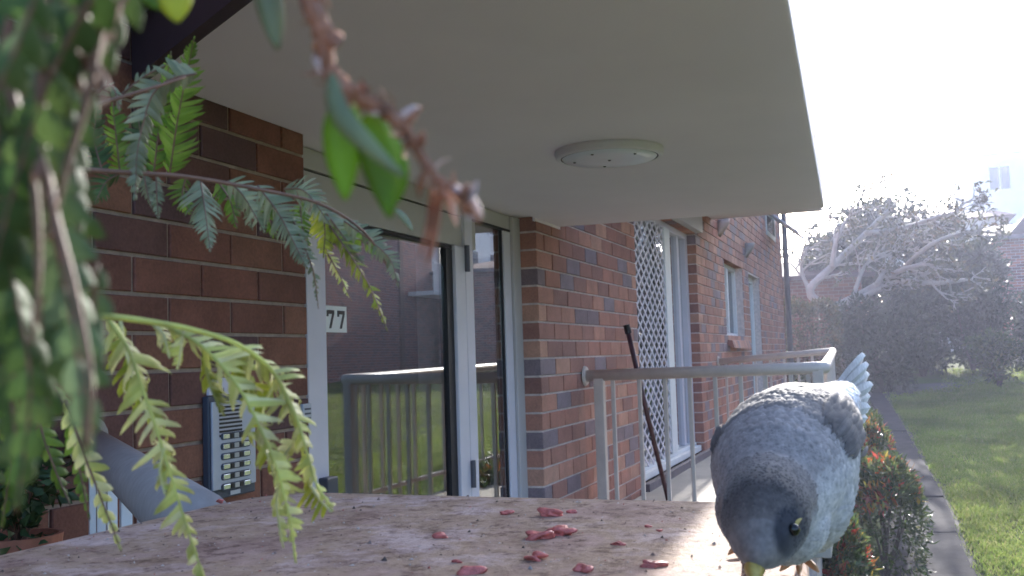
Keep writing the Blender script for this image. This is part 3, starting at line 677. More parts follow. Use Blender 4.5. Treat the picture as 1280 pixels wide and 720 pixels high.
n = 1500; P = np.stack([rng.uniform(.42,.775,n), rng.uniform(.07,.51,n), np.full(n, LZ+.0003)], 1); sz = rng.exponential(.00028,n)+.0002
T = np.array([[1,0,0],[-.5,.87,0],[-.5,-.87,0],[0,0,.9]]); V = (P[:,None,:] + T[None]*sz[:,None,None]*rng.uniform(.6,1.5,(n,4,1))).reshape(-1,3)
b = np.arange(n)*4; F = np.concatenate([np.stack([b,b+1,b+3],1),np.stack([b+1,b+2,b+3],1),np.stack([b+2,b,b+3],1)])
tag(npmesh('grit', V, F, M['crumb']), 'fine grit and crumbs strewn over the stone ledge', 'grit', kind='stuff')
#PART2
# ------------------------------------------------------------------ FAR GARDEN
def far_brick(name, c1, c2, cm):
    m = bpy.data.materials.new(name); m.use_nodes = True; n = m.node_tree.nodes; l = m.node_tree.links; b = n['Principled BSDF']; b.inputs['Roughness'].default_value = .9
    g = n.new('ShaderNodeNewGeometry'); sx = n.new('ShaderNodeSeparateXYZ'); l.new(g.outputs['Position'], sx.inputs[0])
    ad = n.new('ShaderNodeMath'); ad.operation = 'ADD'; l.new(sx.outputs[0], ad.inputs[0]); l.new(sx.outputs[1], ad.inputs[1])
    cb = n.new('ShaderNodeCombineXYZ'); l.new(ad.outputs[0], cb.inputs[0]); l.new(sx.outputs[2], cb.inputs[1])
    t = n.new('ShaderNodeTexBrick'); l.new(cb.outputs[0], t.inputs['Vector']); t.inputs['Scale'].default_value = 1; t.inputs['Brick Width'].default_value = .24; t.inputs['Row Height'].default_value = .0863
    t.inputs['Mortar Size'].default_value = .006; t.inputs['Color1'].default_value = (*c1,1); t.inputs['Color2'].default_value = (*c2,1); t.inputs['Mortar'].default_value = (*cm,1)
    l.new(t.outputs['Color'], b.inputs['Base Color'])
    bp = n.new('ShaderNodeBump'); bp.inputs['Strength'].default_value = .5; bp.inputs['Distance'].default_value = .006; l.new(t.outputs['Fac'], bp.inputs['Height']); bp.invert = True; l.new(bp.outputs[0], b.inputs['Normal'])
    return m
M['farbrick'] = far_brick('far_brickwork', (.46,.15,.10), (.17,.07,.065), (.55,.46,.42))
M['farbrick2'] = far_brick('far_brickwork_orange', (.26,.11,.07), (.17,.08,.06), (.30,.24,.2))

# brick outbuilding beyond the end of the apartments
ob = thing('brick_outbuilding', (27.5,3,gz(27)), 'low brick outbuilding with a dark eave beyond the clipped hedge', 'outbuilding')
boxo('wall', (26,.6,-1.2), (31,7,1.72), M['farbrick2'], ob)
MB().add([(25.6,.3,1.74),(25.6,7.4,1.74),(31.4,7.4,1.74),(31.4,.3,1.74),(28.5,.9,2.35),(28.5,7.4,2.35)], [(0,1,5,4),(2,3,4,5),(3,0,4),(1,2,5),(3,2,1,0)]).build('roof', M['tile'], ob)
boxo('gutter', (25.5,.25,1.66), (25.62,7.4,1.76), M['fascia'], ob)
# brick house at the right
bh = thing('brick_house', (36,-6,gz(30)), 'brick house with a brown tiled roof and small gable at the right edge', 'house')
boxo('wall', (34,-12,-1), (42,-2.9,3.15), M['farbrick'], bh)
MB().add([(33.5,-12.5,3.16),(33.5,-2.5,3.16),(42.5,-2.5,3.16),(42.5,-12.5,3.16),(38,-10,4.0),(38,-3.2,3.95)], [(1,0,4,5),(3,2,5,4),(2,1,5),(0,3,4),(0,1,2,3)]).build('roof', M['tile'], bh)
MB().add([(33.45,-4.35,3.2),(33.45,-3.45,3.2),(33.45,-3.9,3.72),(36,-4.35,3.2),(36,-3.45,3.2),(36,-3.9,3.72)], [(1,0,2),(3,4,5),(0,3,5,2),(4,1,2,5)]).build('gable', M['fascia'], bh)
boxo('gutter', (33.4,-12.5,3.06), (33.52,-2.5,3.18), M['plinth'], bh)
# pale house and pale apartment block behind
ph = thing('pale_house', (46,-1.5,0), 'pale rendered house with a thin red tiled eave beside the white block', 'house')
boxo('wall', (45,-4.5,-1), (52,.2,5.0), M['wall_white'], ph)
MB().add([(44.5,-4.9,5.02),(44.5,.5,5.02),(52.5,.5,5.02),(52.5,-4.9,5.02),(48.5,-4.5,5.7),(48.5,0,5.7)], [(1,0,4,5),(3,2,5,4),(2,1,5),(0,3,4),(0,1,2,3)]).build('roof', M['tile'], ph)
boxo('window', (44.95,-3.0,3.3), (44.99,-1.8,4.4), M['winglass'], ph)
pb_ = thing('white_apartment_block', (58,-8,0), 'tall white apartment block with two rows of windows at the right edge', 'building')
boxo('wall', (55,-14,-1), (64,-3.9,9.2), M['wall_white'], pb_)
boxo('parapet', (54.9,-14,9.2), (64.2,-3.8,9.5), M['wall_white'], pb_)
for z in (4.6, 7.4):
    for y in (-5.4,-7.0,-8.6,-10.4,-12.2):
        f = MB(); f.box((54.93,y-.5,z),(54.99,y+.5,z+1.25)); wn = f.build('window', M['white'], pb_)
        for k in (-1,1): boxo('pane', (54.9,y+k*.24-.2,z+.08), (54.928,y+k*.24+.2,z+1.17), M['winglass'], wn)
# building across the lawn (the glass door mirrors it)
op = thing('opposite_building', (30,-14,-.5), 'brick and white building across the lawn mirrored in the glass door', 'building')
boxo('wall', (8,-16,-1.8), (33.6,-12,7), M['farbrick'], op)
boxo('wall', (33.61,-16,-1.0), (52,-12.5,2.7), M['farbrick'], op)
boxo('upper_wall', (33.61,-16,2.71), (52,-12.45,8), M['wall_white'], op)
for x in (35,37.6,40.4,43.2,46):
    for z in (3.2,5.2):
        wn = boxo('window', (x,-12.44,z), (x+1.5,-12.40,z+1.3), M['white'], op)
        for k in (0,1): boxo('pane', (x+.08+k*.7,-12.395,z+.1), (x+.72+k*.7,-12.37,z+1.2), M['winglass'], wn)
boxo('pilaster', (30.9,-12.0,-1), (31.15,-11.93,7), M['farbrick2'], op)
boxo('balcony_slab', (31.6,-11.99,2.22), (34.4,-11.0,2.36), M['wall_white'], op)
br = boxo('balcony_rail', (31.6,-11.06,3.28), (34.4,-11.0,3.34), M['white'], op)
for k in range(24): boxo('baluster', (31.62+k*.12,-11.05,2.361), (31.67+k*.12,-11.02,3.279), M['white'], br)

def foliage_obj(name, parent, blobs, n, L, W, m_, up=.3, zmin=-3, shell=.5, fold=.25):
    Ps=[];Ds=[]
    for c, r in blobs:
        p, d = crown_points(max(40,int(n/len(blobs))), c, r, 12, shell, zmin); Ps.append(p); Ds.append(d)
    P = np.concatenate(Ps); Dd = np.concatenate(Ds)+rng.normal(0,.6,(len(P),3))+np.array([0,0,up]); k = len(P)
    V, F = leaves(P, Dd, rng.uniform(.7,1.3,k)*L, rng.uniform(.7,1.3,k)*W, fold=fold); return npmesh(name, V, F, m_, parent)
def trunk_mb(base, tips, r0, mb=None):
    mb = mb or MB()
    for t in tips:
        b = Vector(base); t = Vector(t); mid = b.lerp(t,.5)+Vector((random.uniform(-.1,.1),random.uniform(-.1,.1),.05))*(t-b).length*.5
        mb.tube(spline([b,mid,t],7), list(np.linspace(r0,r0*.35,7)), 6)
    return mb
def shrub(name, px, py, rpx, rpy, u, lab, cat, mk, n, L, W, group=None, depth=1.0, nb=3, stems=4):
    c = on(px, py, 0, u); k = u/ray(px,py).x/FPX; rx, rz = rpx*k, rpy*k; zg = gz(u)
    t = thing(name, (c.x,c.y,zg), lab, cat, group)
    bl = [((c.x+random.uniform(-.3,.3)*depth, c.y+random.uniform(-.45,.45)*rx, c.z+random.uniform(-.3,.25)*rz), (depth*.75, rx*.75, rz*.8)) for _ in range(nb)]
    bl.append(((c.x,c.y,(c.z+zg)/2),(depth*.7,rx*.75,max(.2,(c.z-zg)/2))))
    foliage_obj('foliage', t, bl, n, L, W, M[mk], zmin=zg+.03, shell=.35)
    trunk_mb((c.x,c.y,zg-.05), [(c.x+random.uniform(-.4,.4)*depth,c.y+random.uniform(-.5,.5)*rx,c.z+random.uniform(-.1,.4)*rz) for _ in range(stems)], .05*max(.5,rx)).build('stems', M['bark_dark'], t, smooth=True)
    return t
# clipped hedge past the railing
c0 = on(1012,418,0,19.3); zg = gz(19.3)
hg = thing('clipped_hedge', (19.3,c0.y,zg), 'clipped box shaped hedge with brownish leaves just beyond the balcony railing', 'hedge')
n = 7000; q = rng.uniform(-1,1,(n,3)); ax = rng.integers(0,3,n); q[np.arange(n),ax] = np.sign(q[np.arange(n),ax])*rng.uniform(.8,1.03,n)
bump_ = 1+.06*np.sin(q[:,[1]]*7+q[:,[2]]*5)+rng.normal(0,.03,(n,1))
ht = (.80-zg)/2
P = q*bump_*np.array([.7,.50,ht])+np.array([19.5,c0.y+.02,zg+ht]); 
V, F = leaves(P, q+rng.normal(0,.6,(n,3))+[0,0,.3], rng.uniform(.05,.09,n), rng.uniform(.03,.05,n)); npmesh('foliage', V, F, M['bush2'], hg)
trunk_mb((19.5,c0.y,zg-.05), [(19.5+random.uniform(-.5,.5),c0.y+random.uniform(-.4,.4),.3) for _ in range(6)], .035).build('stems', M['bark_dark'], hg)

shrub('shrub', 1100,412,58,50,21.4,'dark shrub under the leaning bare branches, nearest the path end','shrub','bush',6500,.13,.055,'dark shrubs along the far edge of the lawn')
shrub('shrub', 1150,395,58,58,24.5,'large dark shrub in the middle of the far bank','shrub','bush',8000,.14,.06,'dark shrubs along the far edge of the lawn')
shrub('shrub', 1212,385,46,50,25.5,'dark shrub in front of the brick house','shrub','bush',6500,.14,.06,'dark shrubs along the far edge of the lawn')
shrub('low_shrub', 1246,428,34,16,22.0,'low brighter green shrub at the far right edge of the lawn','shrub','nandina',2600,.12,.05,depth=.6)
shrub('shrub', 1290,395,40,50,26.5,'dark shrub cut by the right edge of the picture','shrub','bush',5000,.14,.06,'dark shrubs along the far edge of the lawn')
# leafy tree behind
def px3(x, y, u): return on(x, y, 0, u)
tb = px3(1150,440,27.5); tr = thing('leafy_tree', (tb.x,tb.y,gz(27.5)), 'spreading leafy tree behind the bare branched tree', 'tree')
bl = [(px3(x,y,27.5+dz),(1.3,rx*.0215,ry*.0215)) for x,y,rx,ry,dz in [(1035,318,34,34,-.5),(1060,345,50,46,-.3),(1085,300,52,46,0),(1130,290,54,46,.4),(1180,310,52,44,0),(1222,335,40,40,-.3),(1140,350,80,44,.6),(1070,345,46,36,.3)]]
foliage_obj('crown', tr, bl, 15000, .17, .075, M['bush'], shell=.3)
trunk_mb((tb.x,tb.y,gz(27.5)-.1), [tuple(b[0]) for b in bl], .14).build('trunk', M['bark_dark'], tr, smooth=True)
# bare pale-branched frangipani
fb = px3(1052,452,22.5); fr_ = thing('bare_tree', (fb.x,fb.y,gz(22.5)), 'leaning bare tree with pale stubby curving branches', 'tree')
mbt = MB()
mbt.tube(spline([(fb.x,fb.y,gz(22.5)-.05), px3(1050,425,22.5), px3(1042,402,22.5), px3(1036,386,22.5)], 9), list(np.linspace(.15,.105,9)), 10); mbt.build('trunk', M['bark'], fr_, smooth=True)
mbb = MB(); tipl = []
def limb(p, d, L, r, depth):
    d = d.normalized(); q = p; path = [p]
    bend = Vector((random.uniform(-.5,.5),random.uniform(-.8,.3),random.uniform(-.25,.55)))
    for i in range(4):
        d = (d + bend*.25).normalized(); q = q + d*L/4; path.append(q)
    mbb.tube(spline(path,6), list(np.linspace(r,r*.75,6)), 5)
    if depth == 0: tipl.append((q,d)); return
    for k in range(random.choice((2,2,3))):
        nd = d + Vector((random.uniform(-.9,.9),random.uniform(-1.2,1.0),random.uniform(-.8,.5)))
        limb(q, nd, L*random.uniform(.7,.95), r*.74, depth-1)
for pp_, r in [([(1036,387),(1012,364),(1040,333),(1082,292),(1112,262)],.10),([(1036,387),(1066,372),(1095,356),(1126,338),(1158,330)],.085),
  ([(1040,392),(1080,371),(1122,352),(1168,354),(1205,350)],.075),([(1040,333),(1046,300),(1060,272)],.06),([(1082,292),(1130,284),(1170,272),(1196,264)],.055),
  ([(1126,338),(1160,308),(1198,292),(1228,290)],.055),([(1012,364),(1002,338),(1006,316)],.05),([(1066,372),(1080,335),(1100,315)],.05),([(1095,356),(1120,318),(1150,300)],.05)]:
    cc_ = spline([px3(x,y,22.5+.5*math.sin(x*.05+r*40)) for x,y in pp_], 16); mbb.tube(cc_, list(np.linspace(r,r*.5,16)), 7)
    for j in range(5,16,2):
        dd_ = (cc_[j]-cc_[j-1]).normalized()+Vector((random.uniform(-.8,.8),random.uniform(-.9,.9),random.uniform(-.5,.5)))
        limb(cc_[j], dd_, .24, .024, 3)
mbb.build('branches', M['bark'], fr_, smooth=True)
P = np.array([t[0] for t in tipl]); P = np.repeat(P,3,0)+rng.normal(0,.05,(len(P)*3,3)); V, F = leaves(P, rng.normal(0,1,P.shape)+[0,0,.6], rng.uniform(.10,.2,len(P)), rng.uniform(.04,.07,len(P))); npmesh('leaves', V, F, M['bush2'], fr_)

# red tipped shrubs between ledge and path
def nandina(px, py, u, ry, rz, ru, lab, n):
    c = px3(px,py,u); zg = gz(u); top = c.z; ht = top-zg
    t = thing('red_tipped_shrub', (c.x,c.y,zg), lab, 'shrub', 'red tipped shrubs along the path')
    a = rng.uniform(0,6.28,n); h = rng.uniform(0,1,n)**.65; rr = np.sqrt(1-np.clip(h-.25,0,1)**2*1.5)*rng.uniform(.62,1.05,n)**.5
    lump = 1+.12*np.sin(a*5+h*4)+.08*np.sin(a*9)
    P = np.stack([c.x+np.cos(a)*ru*rr*lump, c.y+np.sin(a)*ry*rr*lump, zg+.05+h*ht*(1+.06*np.sin(a*7))], 1); top_ = rng.random(n) < .35
    q = np.sqrt(rng.random(top_.sum())); P[top_,0] = c.x+np.cos(a[top_])*ru*.8*q; P[top_,1] = c.y+np.sin(a[top_])*ry*.8*q; P[top_,2] = zg+ht*(1.0-.2*q**2)+rng.normal(0,.03,top_.sum())
    Dd = P-np.array([c.x,c.y,zg+ht*.45])+rng.normal(0,.35,(n,3)); V, F = leaves(P, Dd, rng.uniform(.045,.085,n), rng.uniform(.014,.026,n), fold=.2); npmesh('foliage', V, F, M['nandina'], t)
    k = n//4; a = rng.uniform(0,6.28,k); q = np.sqrt(rng.random(k)); lum = (np.sin(a*3+q*6)>-.2); a = a[lum]; q = q[lum]; k = len(a)
    P = np.stack([c.x+np.cos(a)*ru*.92*q, c.y+np.sin(a)*ry*.92*q, zg+ht*(1.04-.30*q**2)+rng.normal(0,.03,k)],1); V, F = leaves(P, rng.normal(0,.7,(k,3))+[0,0,.7], rng.uniform(.05,.095,k), rng.uniform(.018,.03,k)); npmesh('young_leaves', V, F, M['nandina_red'], t)
    trunk_mb((c.x,c.y,zg-.03), [(c.x+random.uniform(-.6,.6)*ru,c.y+random.uniform(-.6,.6)*ry,zg+ht*random.uniform(.5,.95)) for _ in range(10)], .014).build('stems', M['bark_dark'], t)
nandina(1100,585,8.6,.31,.9,.9,'nearest red tipped shrub with red and yellow young leaves beside the path',5200)
nandina(1083,532,10.9,.25,.6,1.0,'middle shrub with yellow tips behind the bird and beside the path',3600)
nandina(1073,515,13.4,.25,.6,1.0,'farthest low shrub by the path, under the end of the railing',2600)
nandina(1052,668,6.3,.16,.5,.5,'dark shrub below the balcony edge, showing at the flank of the bird',2600)
nandina(1010,600,7.2,.22,.6,.7,'dark shrub hidden mostly behind the bird below the balcony',3000)

# ------------------------------------------------------------------ FERN
fern = thing('fern', at(-200,-220,.34), 'hanging fern with yellow green and grey green fronds at the left', 'fern')
def pinna(name, pts, d0, d1, hw, sp, mk, parent, stem='stem', fold=.35, stem_r=1.6, prof=None, droop=.25, asym=1.0, fwd=.55, jit=.12, twist=0.0, scale=1.0):
    """a strip of lobes either side of a midrib; pts in the photograph, d0..d1 metres away, sizes in its pixels at that distance"""
    ctrl = [at(x, y, d0+(d1-d0)*i/(len(pts)-1)) for i, (x, y) in enumerate(pts)]
    hw = hw*scale; N = 60; C = spline(ctrl, N); acc = [0]
    for i in range(1,N): acc.append(acc[-1]+(C[i]-C[i-1]).length)
    k = (d0+d1)/2/FPX; step = sp*k; mb = MB(); n = max(3,int(acc[-1]/step)); prof = prof or (lambda t: (1-t**2.6)*min(1,.55+t*3))
    mb.m = 0; tw = random.uniform(-.3,.3)+twist
    for i in range(n):
        s = (i+.5)/n*acc[-1]; j = min(range(N-1), key=lambda q: abs(acc[q]-s)); p = C[j]; t = (C[min(j+1,N-1)]-C[max(j-1,0)]).normalized()
        v = (-p).normalized(); sd = t.cross(v).normalized(); nn = sd.cross(t).normalized()
        if nn.dot(v) < 0: nn = -nn
        a = tw+.25*math.sin(i*.7); sd2 = (sd*math.cos(a)+nn*math.sin(a)).normalized(); nn2 = sd2.cross(t); nn2 = nn2 if nn2.dot(nn) > 0 else -nn2
        pr_ = prof(s/acc[-1])
        for sg in (1,-1):
            if random.random() < .05: continue
            L = hw*k*pr_*random.uniform(1-jit,1+jit)*(asym if sg < 0 else 1); W = step*random.uniform(.95,1.2)
            fo = fold*random.uniform(.4,1.7)+random.uniform(-.12,.22)
            dr = (sd2*sg*math.cos(fo)-nn2*math.sin(fo)+t*fwd*random.uniform(.7,1.3)).normalized()
            ud = nn2*math.cos(fo)+sd2*sg*math.sin(fo)
            b0 = p-t*W*.5; b1 = p+t*W*.5; bc = p+ud*W*.10
            q1 = p+dr*L*.5-ud*L*droop*.25; m0 = q1-t*W*.47; m1 = q1+t*W*.43; mc = q1+ud*W*.14
            q2 = p+dr*L*.85-ud*L*droop*.75; e0 = q2-t*W*.30; e1 = q2+t*W*.26; ec = q2+ud*W*.08
            tip = p+dr*L*1.02-ud*L*droop*1.3+t*W*.12
            vs = [b0,bc,b1,m0,mc,m1,e0,ec,e1,tip]
            mb.add(vs, [(0,3,4,1),(1,4,5,2),(3,6,7,4),(4,7,8,5),(6,9,7),(7,9,8)])
    mb.m = 1; mb.tube(C[::3]+[C[-1]], [stem_r*k*(1-.6*i/20) for i in range(len(C[::3])+1)], 6)
    return mb.build(name, [M[mk], M[stem] if stem in M else M['stem']], parent, smooth=True)
def rachis(pts, d0, d1, r, mk='stem', name='frond', parent=fern):
    ctrl = [at(x, y, d0+(d1-d0)*i/(len(pts)-1)) for i, (x, y) in enumerate(pts)]; C = spline(ctrl, 40); k = (d0+d1)/2/FPX
    return MB().tube(C, list(np.linspace(r*k, r*k*.4, 40)), 8).build(name, M[mk], parent, smooth=True)
broad = lambda t: min(1,.6+t*2)*(1-t**4)**.8
# A: blurred hanging mass close to the lens
ra = rachis([(-200,-220),(-60,-140),(60,-60),(110,-20),(118,50),(108,120),(80,210),(76,330),(98,450),(106,560)], 0.161,0.118, 7)
for a in [
 ([(70,-60),(48,100),(55,220),(75,330),(98,450),(108,570)], 0.118,0.118, 58,40,'fern_mid'),
 ([(150,-60),(75,70),(25,210),(-25,400)], 0.108,0.112, 62,40,'fern_dark'),
 ([(20,-60),(-5,150),(12,330),(38,480),(20,640)], 0.124,0.124, 56,36,'fern_dark'),
 ([(70,200),(58,320),(52,420),(66,520)], 0.133,0.136, 66,40,'fern_dark'),
 ([(180,-50),(128,60),(98,150),(88,240)], 0.127,0.124, 42,32,'fern_dark'),
 ([(105,110),(92,200),(98,290)], 0.130,0.130, 44,30,'fern_mid'),
 ([(60,-60),(20,60),(-40,180)], 0.102,0.102, 60,38,'fern_dark'),
 ([(120,330),(116,400),(112,470),(118,540)], 0.124,0.124, 34,30,'fern_mid'),
 ([(0,150),(30,260),(20,380),(35,470)], 0.143,0.143, 55,32,'fern_dark'),
 ([(-20,300),(20,400),(15,500),(28,600)], 0.149,0.149, 50,30,'fern_dark'),
 ]:
    pinna('pinna', *a, ra, prof=broad, fold=.3, stem_r=4.5, fwd=.5, jit=.2)
for pts_, r_ in [([(40,-60),(58,60),(50,150),(66,260),(92,360),(112,470),(108,560)],9),([(150,-60),(124,40),(112,110),(86,200),(60,300)],8),([(96,-60),(110,60),(128,95)],9),([(10,100),(40,220),(48,330),(40,430)],7)]:
    rachis(pts_, .112, .112, r_, 'stem', 'stem', ra)
for a in [([(100,-60),(92,30),(104,120)], .112,.112, 38,26,'dry_frond'),([(30,140),(55,200),(70,260)], .111,.111, 30,24,'dry_frond'),([(150,0),(120,70),(128,130)], .113,.113, 26,22,'dry_frond')]:
    pinna('withered_pinna', *a, ra, prof=broad, fold=.8, stem_r=4, jit=.4)
rb0 = rachis([(-40,380),(10,440),(45,490),(95,520)], .34, .34, 4)
for a in [
 ([(42,480),(50,530),(68,585),(88,632)], .36,.36, 27,13,'fern_green'),
 ([(82,500),(104,565),(126,622),(152,690)], .33,.33, 25,13,'fern_lime'),
 ([(60,470),(85,520),(100,590),(112,650)], .35,.35, 22,12,'fern_green'),
 ([(2,470),(14,560),(2,660)], .28,.28, 30,19,'fern_green'),
 ([(-25,440),(-10,560),(-28,700)], .27,.27, 34,19,'fern_dark')]:
    pinna('pinna', *a, rb0, fold=.5, stem_r=2.2)
# B: horizontal frond with grey green pinnae hanging and green ones rising
rb = rachis([(-60,150),(40,205),(118,213),(180,217),(240,222),(330,238),(400,255),(455,290),(488,338)], .34,.46, 4)
for a, kw in [
 (([(150,216),(145,170),(141,128)], .43,.43, 21,5.6,'fern_green'),{}), (([(192,218),(200,150),(209,95),(214,64)], .43,.42, 19,5.6,'fern_green'),{}),
 (([(212,218),(222,150),(235,85),(243,46)], .43,.41, 23,6.2,'fern_green'),{}), (([(128,214),(118,175),(122,132)], .42,.42, 18,5.6,'fern_dark'),{}),
 (([(172,216),(176,180),(172,140)], .43,.43, 18,5.6,'fern_dark'),{}), (([(110,214),(96,180),(98,140)], .42,.42, 18,5.6,'fern_green'),{}),
 (([(150,217),(132,228),(118,256)], .43,.42, 15,4.3,'fern_dark'),{}), (([(180,219),(184,240),(190,260)], .43,.43, 9,3.7,'fern_grey'),{}),
 (([(195,219),(196,245),(198,275)], .43,.43, 8,3.7,'fern_grey'),{}), (([(250,222),(256,262),(263,314)], .43,.42, 27,5.0,'fern_grey'),{'prof':lambda t:(1-t)**.8*min(1,.5+3*t)}),
 (([(232,222),(228,245),(238,268)], .44,.44, 14,4.3,'fern_green'),{}), (([(272,226),(288,252),(296,286)], .45,.45, 13,4.3,'fern_green'),{}),
 (([(285,226),(305,246),(330,290)], .44,.44, 20,4.7,'fern_grey'),{}), (([(322,232),(350,270),(384,336)], .44,.43, 26,5.0,'fern_grey'),{'prof':lambda t:(1-t)**.7*min(1,.5+3*t)}),
 (([(355,236),(382,240),(412,280)], .44,.43, 18,4.3,'fern_grey'),{}), (([(300,232),(312,262),(316,288)], .46,.46, 11,3.7,'fern_grey'),{}),
 (([(360,262),(382,312),(393,345),(398,386)], .44,.44, 10,3.7,'fern_grey'),{'fold':.8}), (([(398,252),(406,285),(404,322)], .45,.45, 17,5.6,'fern_yellow'),{}),
 (([(402,258),(425,290),(455,330)], .45,.45, 15,4.3,'fern_grey'),{}), (([(412,282),(440,322),(464,362),(486,416)], .45,.44, 13,4.0,'fern_yellow'),{'fold':.8}),
 (([(400,300),(425,345),(440,378)], .46,.46, 9,3.7,'fern_lime'),{'fold':.9}), (([(430,276),(462,300),(488,325),(498,360)], .45,.45, 14,4.3,'fern_grey'),{}),
 (([(420,285),(450,300),(478,318)], .46,.46, 12,4.3,'fern_green'),{}), (([(340,240),(335,265),(345,300)], .46,.46, 12,4.3,'fern_green'),{}),
 (([(375,250),(378,285),(388,320)], .46,.46, 12,4.3,'fern_green'),{})]:
    pinna('pinna', *a, rb, **{'stem_r':1.3, 'fold':.22, 'scale':1.5, **kw})
# C: silvery frond tip bending down
rc = rachis([(-60,60),(60,150),(130,128),(190,110),(232,96)], .33,.38, 4)
pinna('pinna', [(246,92),(216,98),(192,116),(180,150),(171,195),(169,250)], .385,.38, 34, 8.5, 'fern_grey', rc, prof=lambda t:(1-t)**.55*min(1,.6+2*t), stem_r=1.6, fold=.25)
pinna('pinna', [(150,120),(180,96),(210,80)], .40,.40, 17, 6, 'fern_grey', rc, fold=.7)
pinna('pinna', [(118,118),(140,108),(150,140)], .39,.39, 14, 5.5, 'fern_grey', rc, fold=.7)
# D: yellow green cascade
rd = rachis([(-60,330),(40,392),(125,395),(180,401),(240,412),(300,432),(345,470),(372,540),(386,606)], .27,.33, 5, 'fern_lime')
for a, kw in [
 (([(132,395),(160,436),(183,500),(203,560),(222,622),(244,690),(264,750)], .31,.31, 30,8.6,'fern_lime'),{}),
 (([(150,400),(160,450),(176,500),(200,540)], .33,.33, 26,8.6,'fern_yellow'),{}),
 (([(210,408),(256,436),(300,487),(328,542),(348,592),(362,650),(370,704)], .31,.31, 30,8.6,'fern_lime'),{}),
 (([(300,432),(343,468),(368,515),(384,566),(396,606),(416,634)], .32,.32, 26,7.9,'fern_lime'),{}),
 (([(290,430),(306,462),(312,504)], .33,.33, 26,8.6,'fern_yellow'),{}), (([(346,474),(330,508),(328,548)], .34,.34, 26,8.6,'fern_yellow'),{}),
 (([(374,545),(352,578),(346,630),(354,684)], .33,.33, 22,7.9,'fern_lime'),{}), (([(384,600),(398,622),(414,640)], .34,.34, 20,6.6,'fern_yellow'),{}),
 (([(255,440),(262,480),(280,520)], .33,.33, 22,7.9,'fern_yellow'),{}), (([(190,404),(205,420),(212,448)], .31,.31, 13,5.9,'fern_lime'),{}),
 (([(230,412),(226,440),(222,462)], .31,.31, 13,5.9,'fern_lime'),{}), (([(310,540),(330,560),(345,600)], .34,.34, 24,7.9,'fern_yellow'),{}),
 (([(205,560),(200,590),(206,618)], .31,.31, 14,5.9,'fern_lime'),{})]:
    pinna('pinna', *a, rd, stem='fern_lime', **{'stem_r':2.6, 'fold':.55, 'droop':.6, 'jit':.25, 'scale':1.7, **kw})
# top leaf bits
def blade(name, pts, d0, d1, hw, mk, parent, cup=.3):
    C = spline([at(x,y,d0+(d1-d0)*i/(len(pts)-1)) for i,(x,y) in enumerate(pts)], 14); k = (d0+d1)/2/FPX; vs = []; fs = []
    for i, p in enumerate(C):
        t = (C[min(i+1,13)]-C[max(i-1,0)]).normalized(); v = (-p).normalized(); sd = t.cross(v).normalized(); w_ = hw*k*max(.04,math.sin(math.pi*(i/13)**.8)**.8)
        vs += [p+sd*w_-v*w_*cup, p+sd*w_*.5, p+v*w_*.15, p-sd*w_*.5, p-sd*w_-v*w_*cup]
    for i in range(13):
        for j in range(4): fs.append((i*5+j,i*5+j+1,(i+1)*5+j+1,(i+1)*5+j))
    o = MB().add(vs, fs).build(name, M[mk], parent, smooth=True); s_ = o.modifiers.new('thick','SOLIDIFY'); s_.thickness = .0004; return o
rt = rachis([(-100,-160),(60,-110),(200,-60),(230,-30)], 0.174,0.155, 5)
blade('leaf', [(195,-50),(215,-10),(222,28)], 0.155,0.155, 26, 'fern_yellow', rt); blade('leaf', [(150,-50),(180,-18),(200,12)], 0.155,0.155, 22, 'fern_green', rt)
blade('leaf', [(322,-60),(338,10),(347,62)], 0.136,0.136, 15, 'fern_grey', rt)
# E: withered stem with curled dry pieces and two fresh leaves
tw = thing('withered_frond', at(372,-60,.132), 'brown withered fern stem with curled dry tips hanging before the ceiling', 'withered frond')
rp = [(372,-60),(386,0),(404,40),(408,80),(432,112),(468,132),(500,152),(520,186),(545,222),(572,242),(600,278)]
ctrl = [at(x,y,.132) for x,y in rp]; C = spline(ctrl, 70); k = .132/FPX
MB().tube(C, [k*(15-11*i/70+2.6*math.sin(i*1.7)*math.sin(i*.37)+random.uniform(-1.2,1.2)) for i in range(70)], 8).build('stem', M['dry'], tw, smooth=True)
random.seed(21)
for i in [q*.5 for q in range(6, 138, 2)]:
    p = C[int(i)]; a = random.uniform(0,6.28); d = (CR*math.cos(a)+CU*math.sin(a)+CF*random.uniform(-.6,.6)).normalized(); L = k*random.uniform(16,44); q = [p]; g_ = random.uniform(.5,1.6)
    ax = Vector((random.uniform(-1,1),random.uniform(-1,1),random.uniform(-1,1)))
    for j in range(5): d = (d+ax.cross(d)*.5-CU*.15).normalized(); q.append(q[-1]+d*L/5)
    MB().tube(q, [k*5*g_,k*9*g_,k*8*g_,k*7*g_,k*4*g_,k*.8], 6, flat=random.uniform(.12,.4)).build('curled_leaflet', M['dry_pale' if random.random()<.3 else 'dry'], tw, smooth=True)
for pts, mk, r in [([(552,226),(546,270),(540,310),(532,330)],'dry',11),([(556,240),(566,262),(572,284)],'dry_pale',8),([(560,236),(578,252),(596,272)],'dry_pale',8),([(572,236),(588,250),(604,272)],'dry_pale',9),([(540,235),(536,280),(524,322)],'dry',9)]:
    Q = spline([at(x,y,.135) for x,y in pts], 10); MB().tube(Q, [k*r*math.sin(math.pi*(.15+.8*i/9)) for i in range(10)], 8, flat=.4).build('curled_tip', M[mk], tw, smooth=True)
blade('leaf', [(430,118),(428,180),(432,250)], .135,.135, 23, 'fern_green', tw); blade('leaf', [(462,140),(474,200),(488,272)], .135,.135, 23, 'fern_green', tw)
blade('leaf', [(414,92),(424,140),(458,180),(506,222)], .128,.128, 12, 'fern_grey', tw)
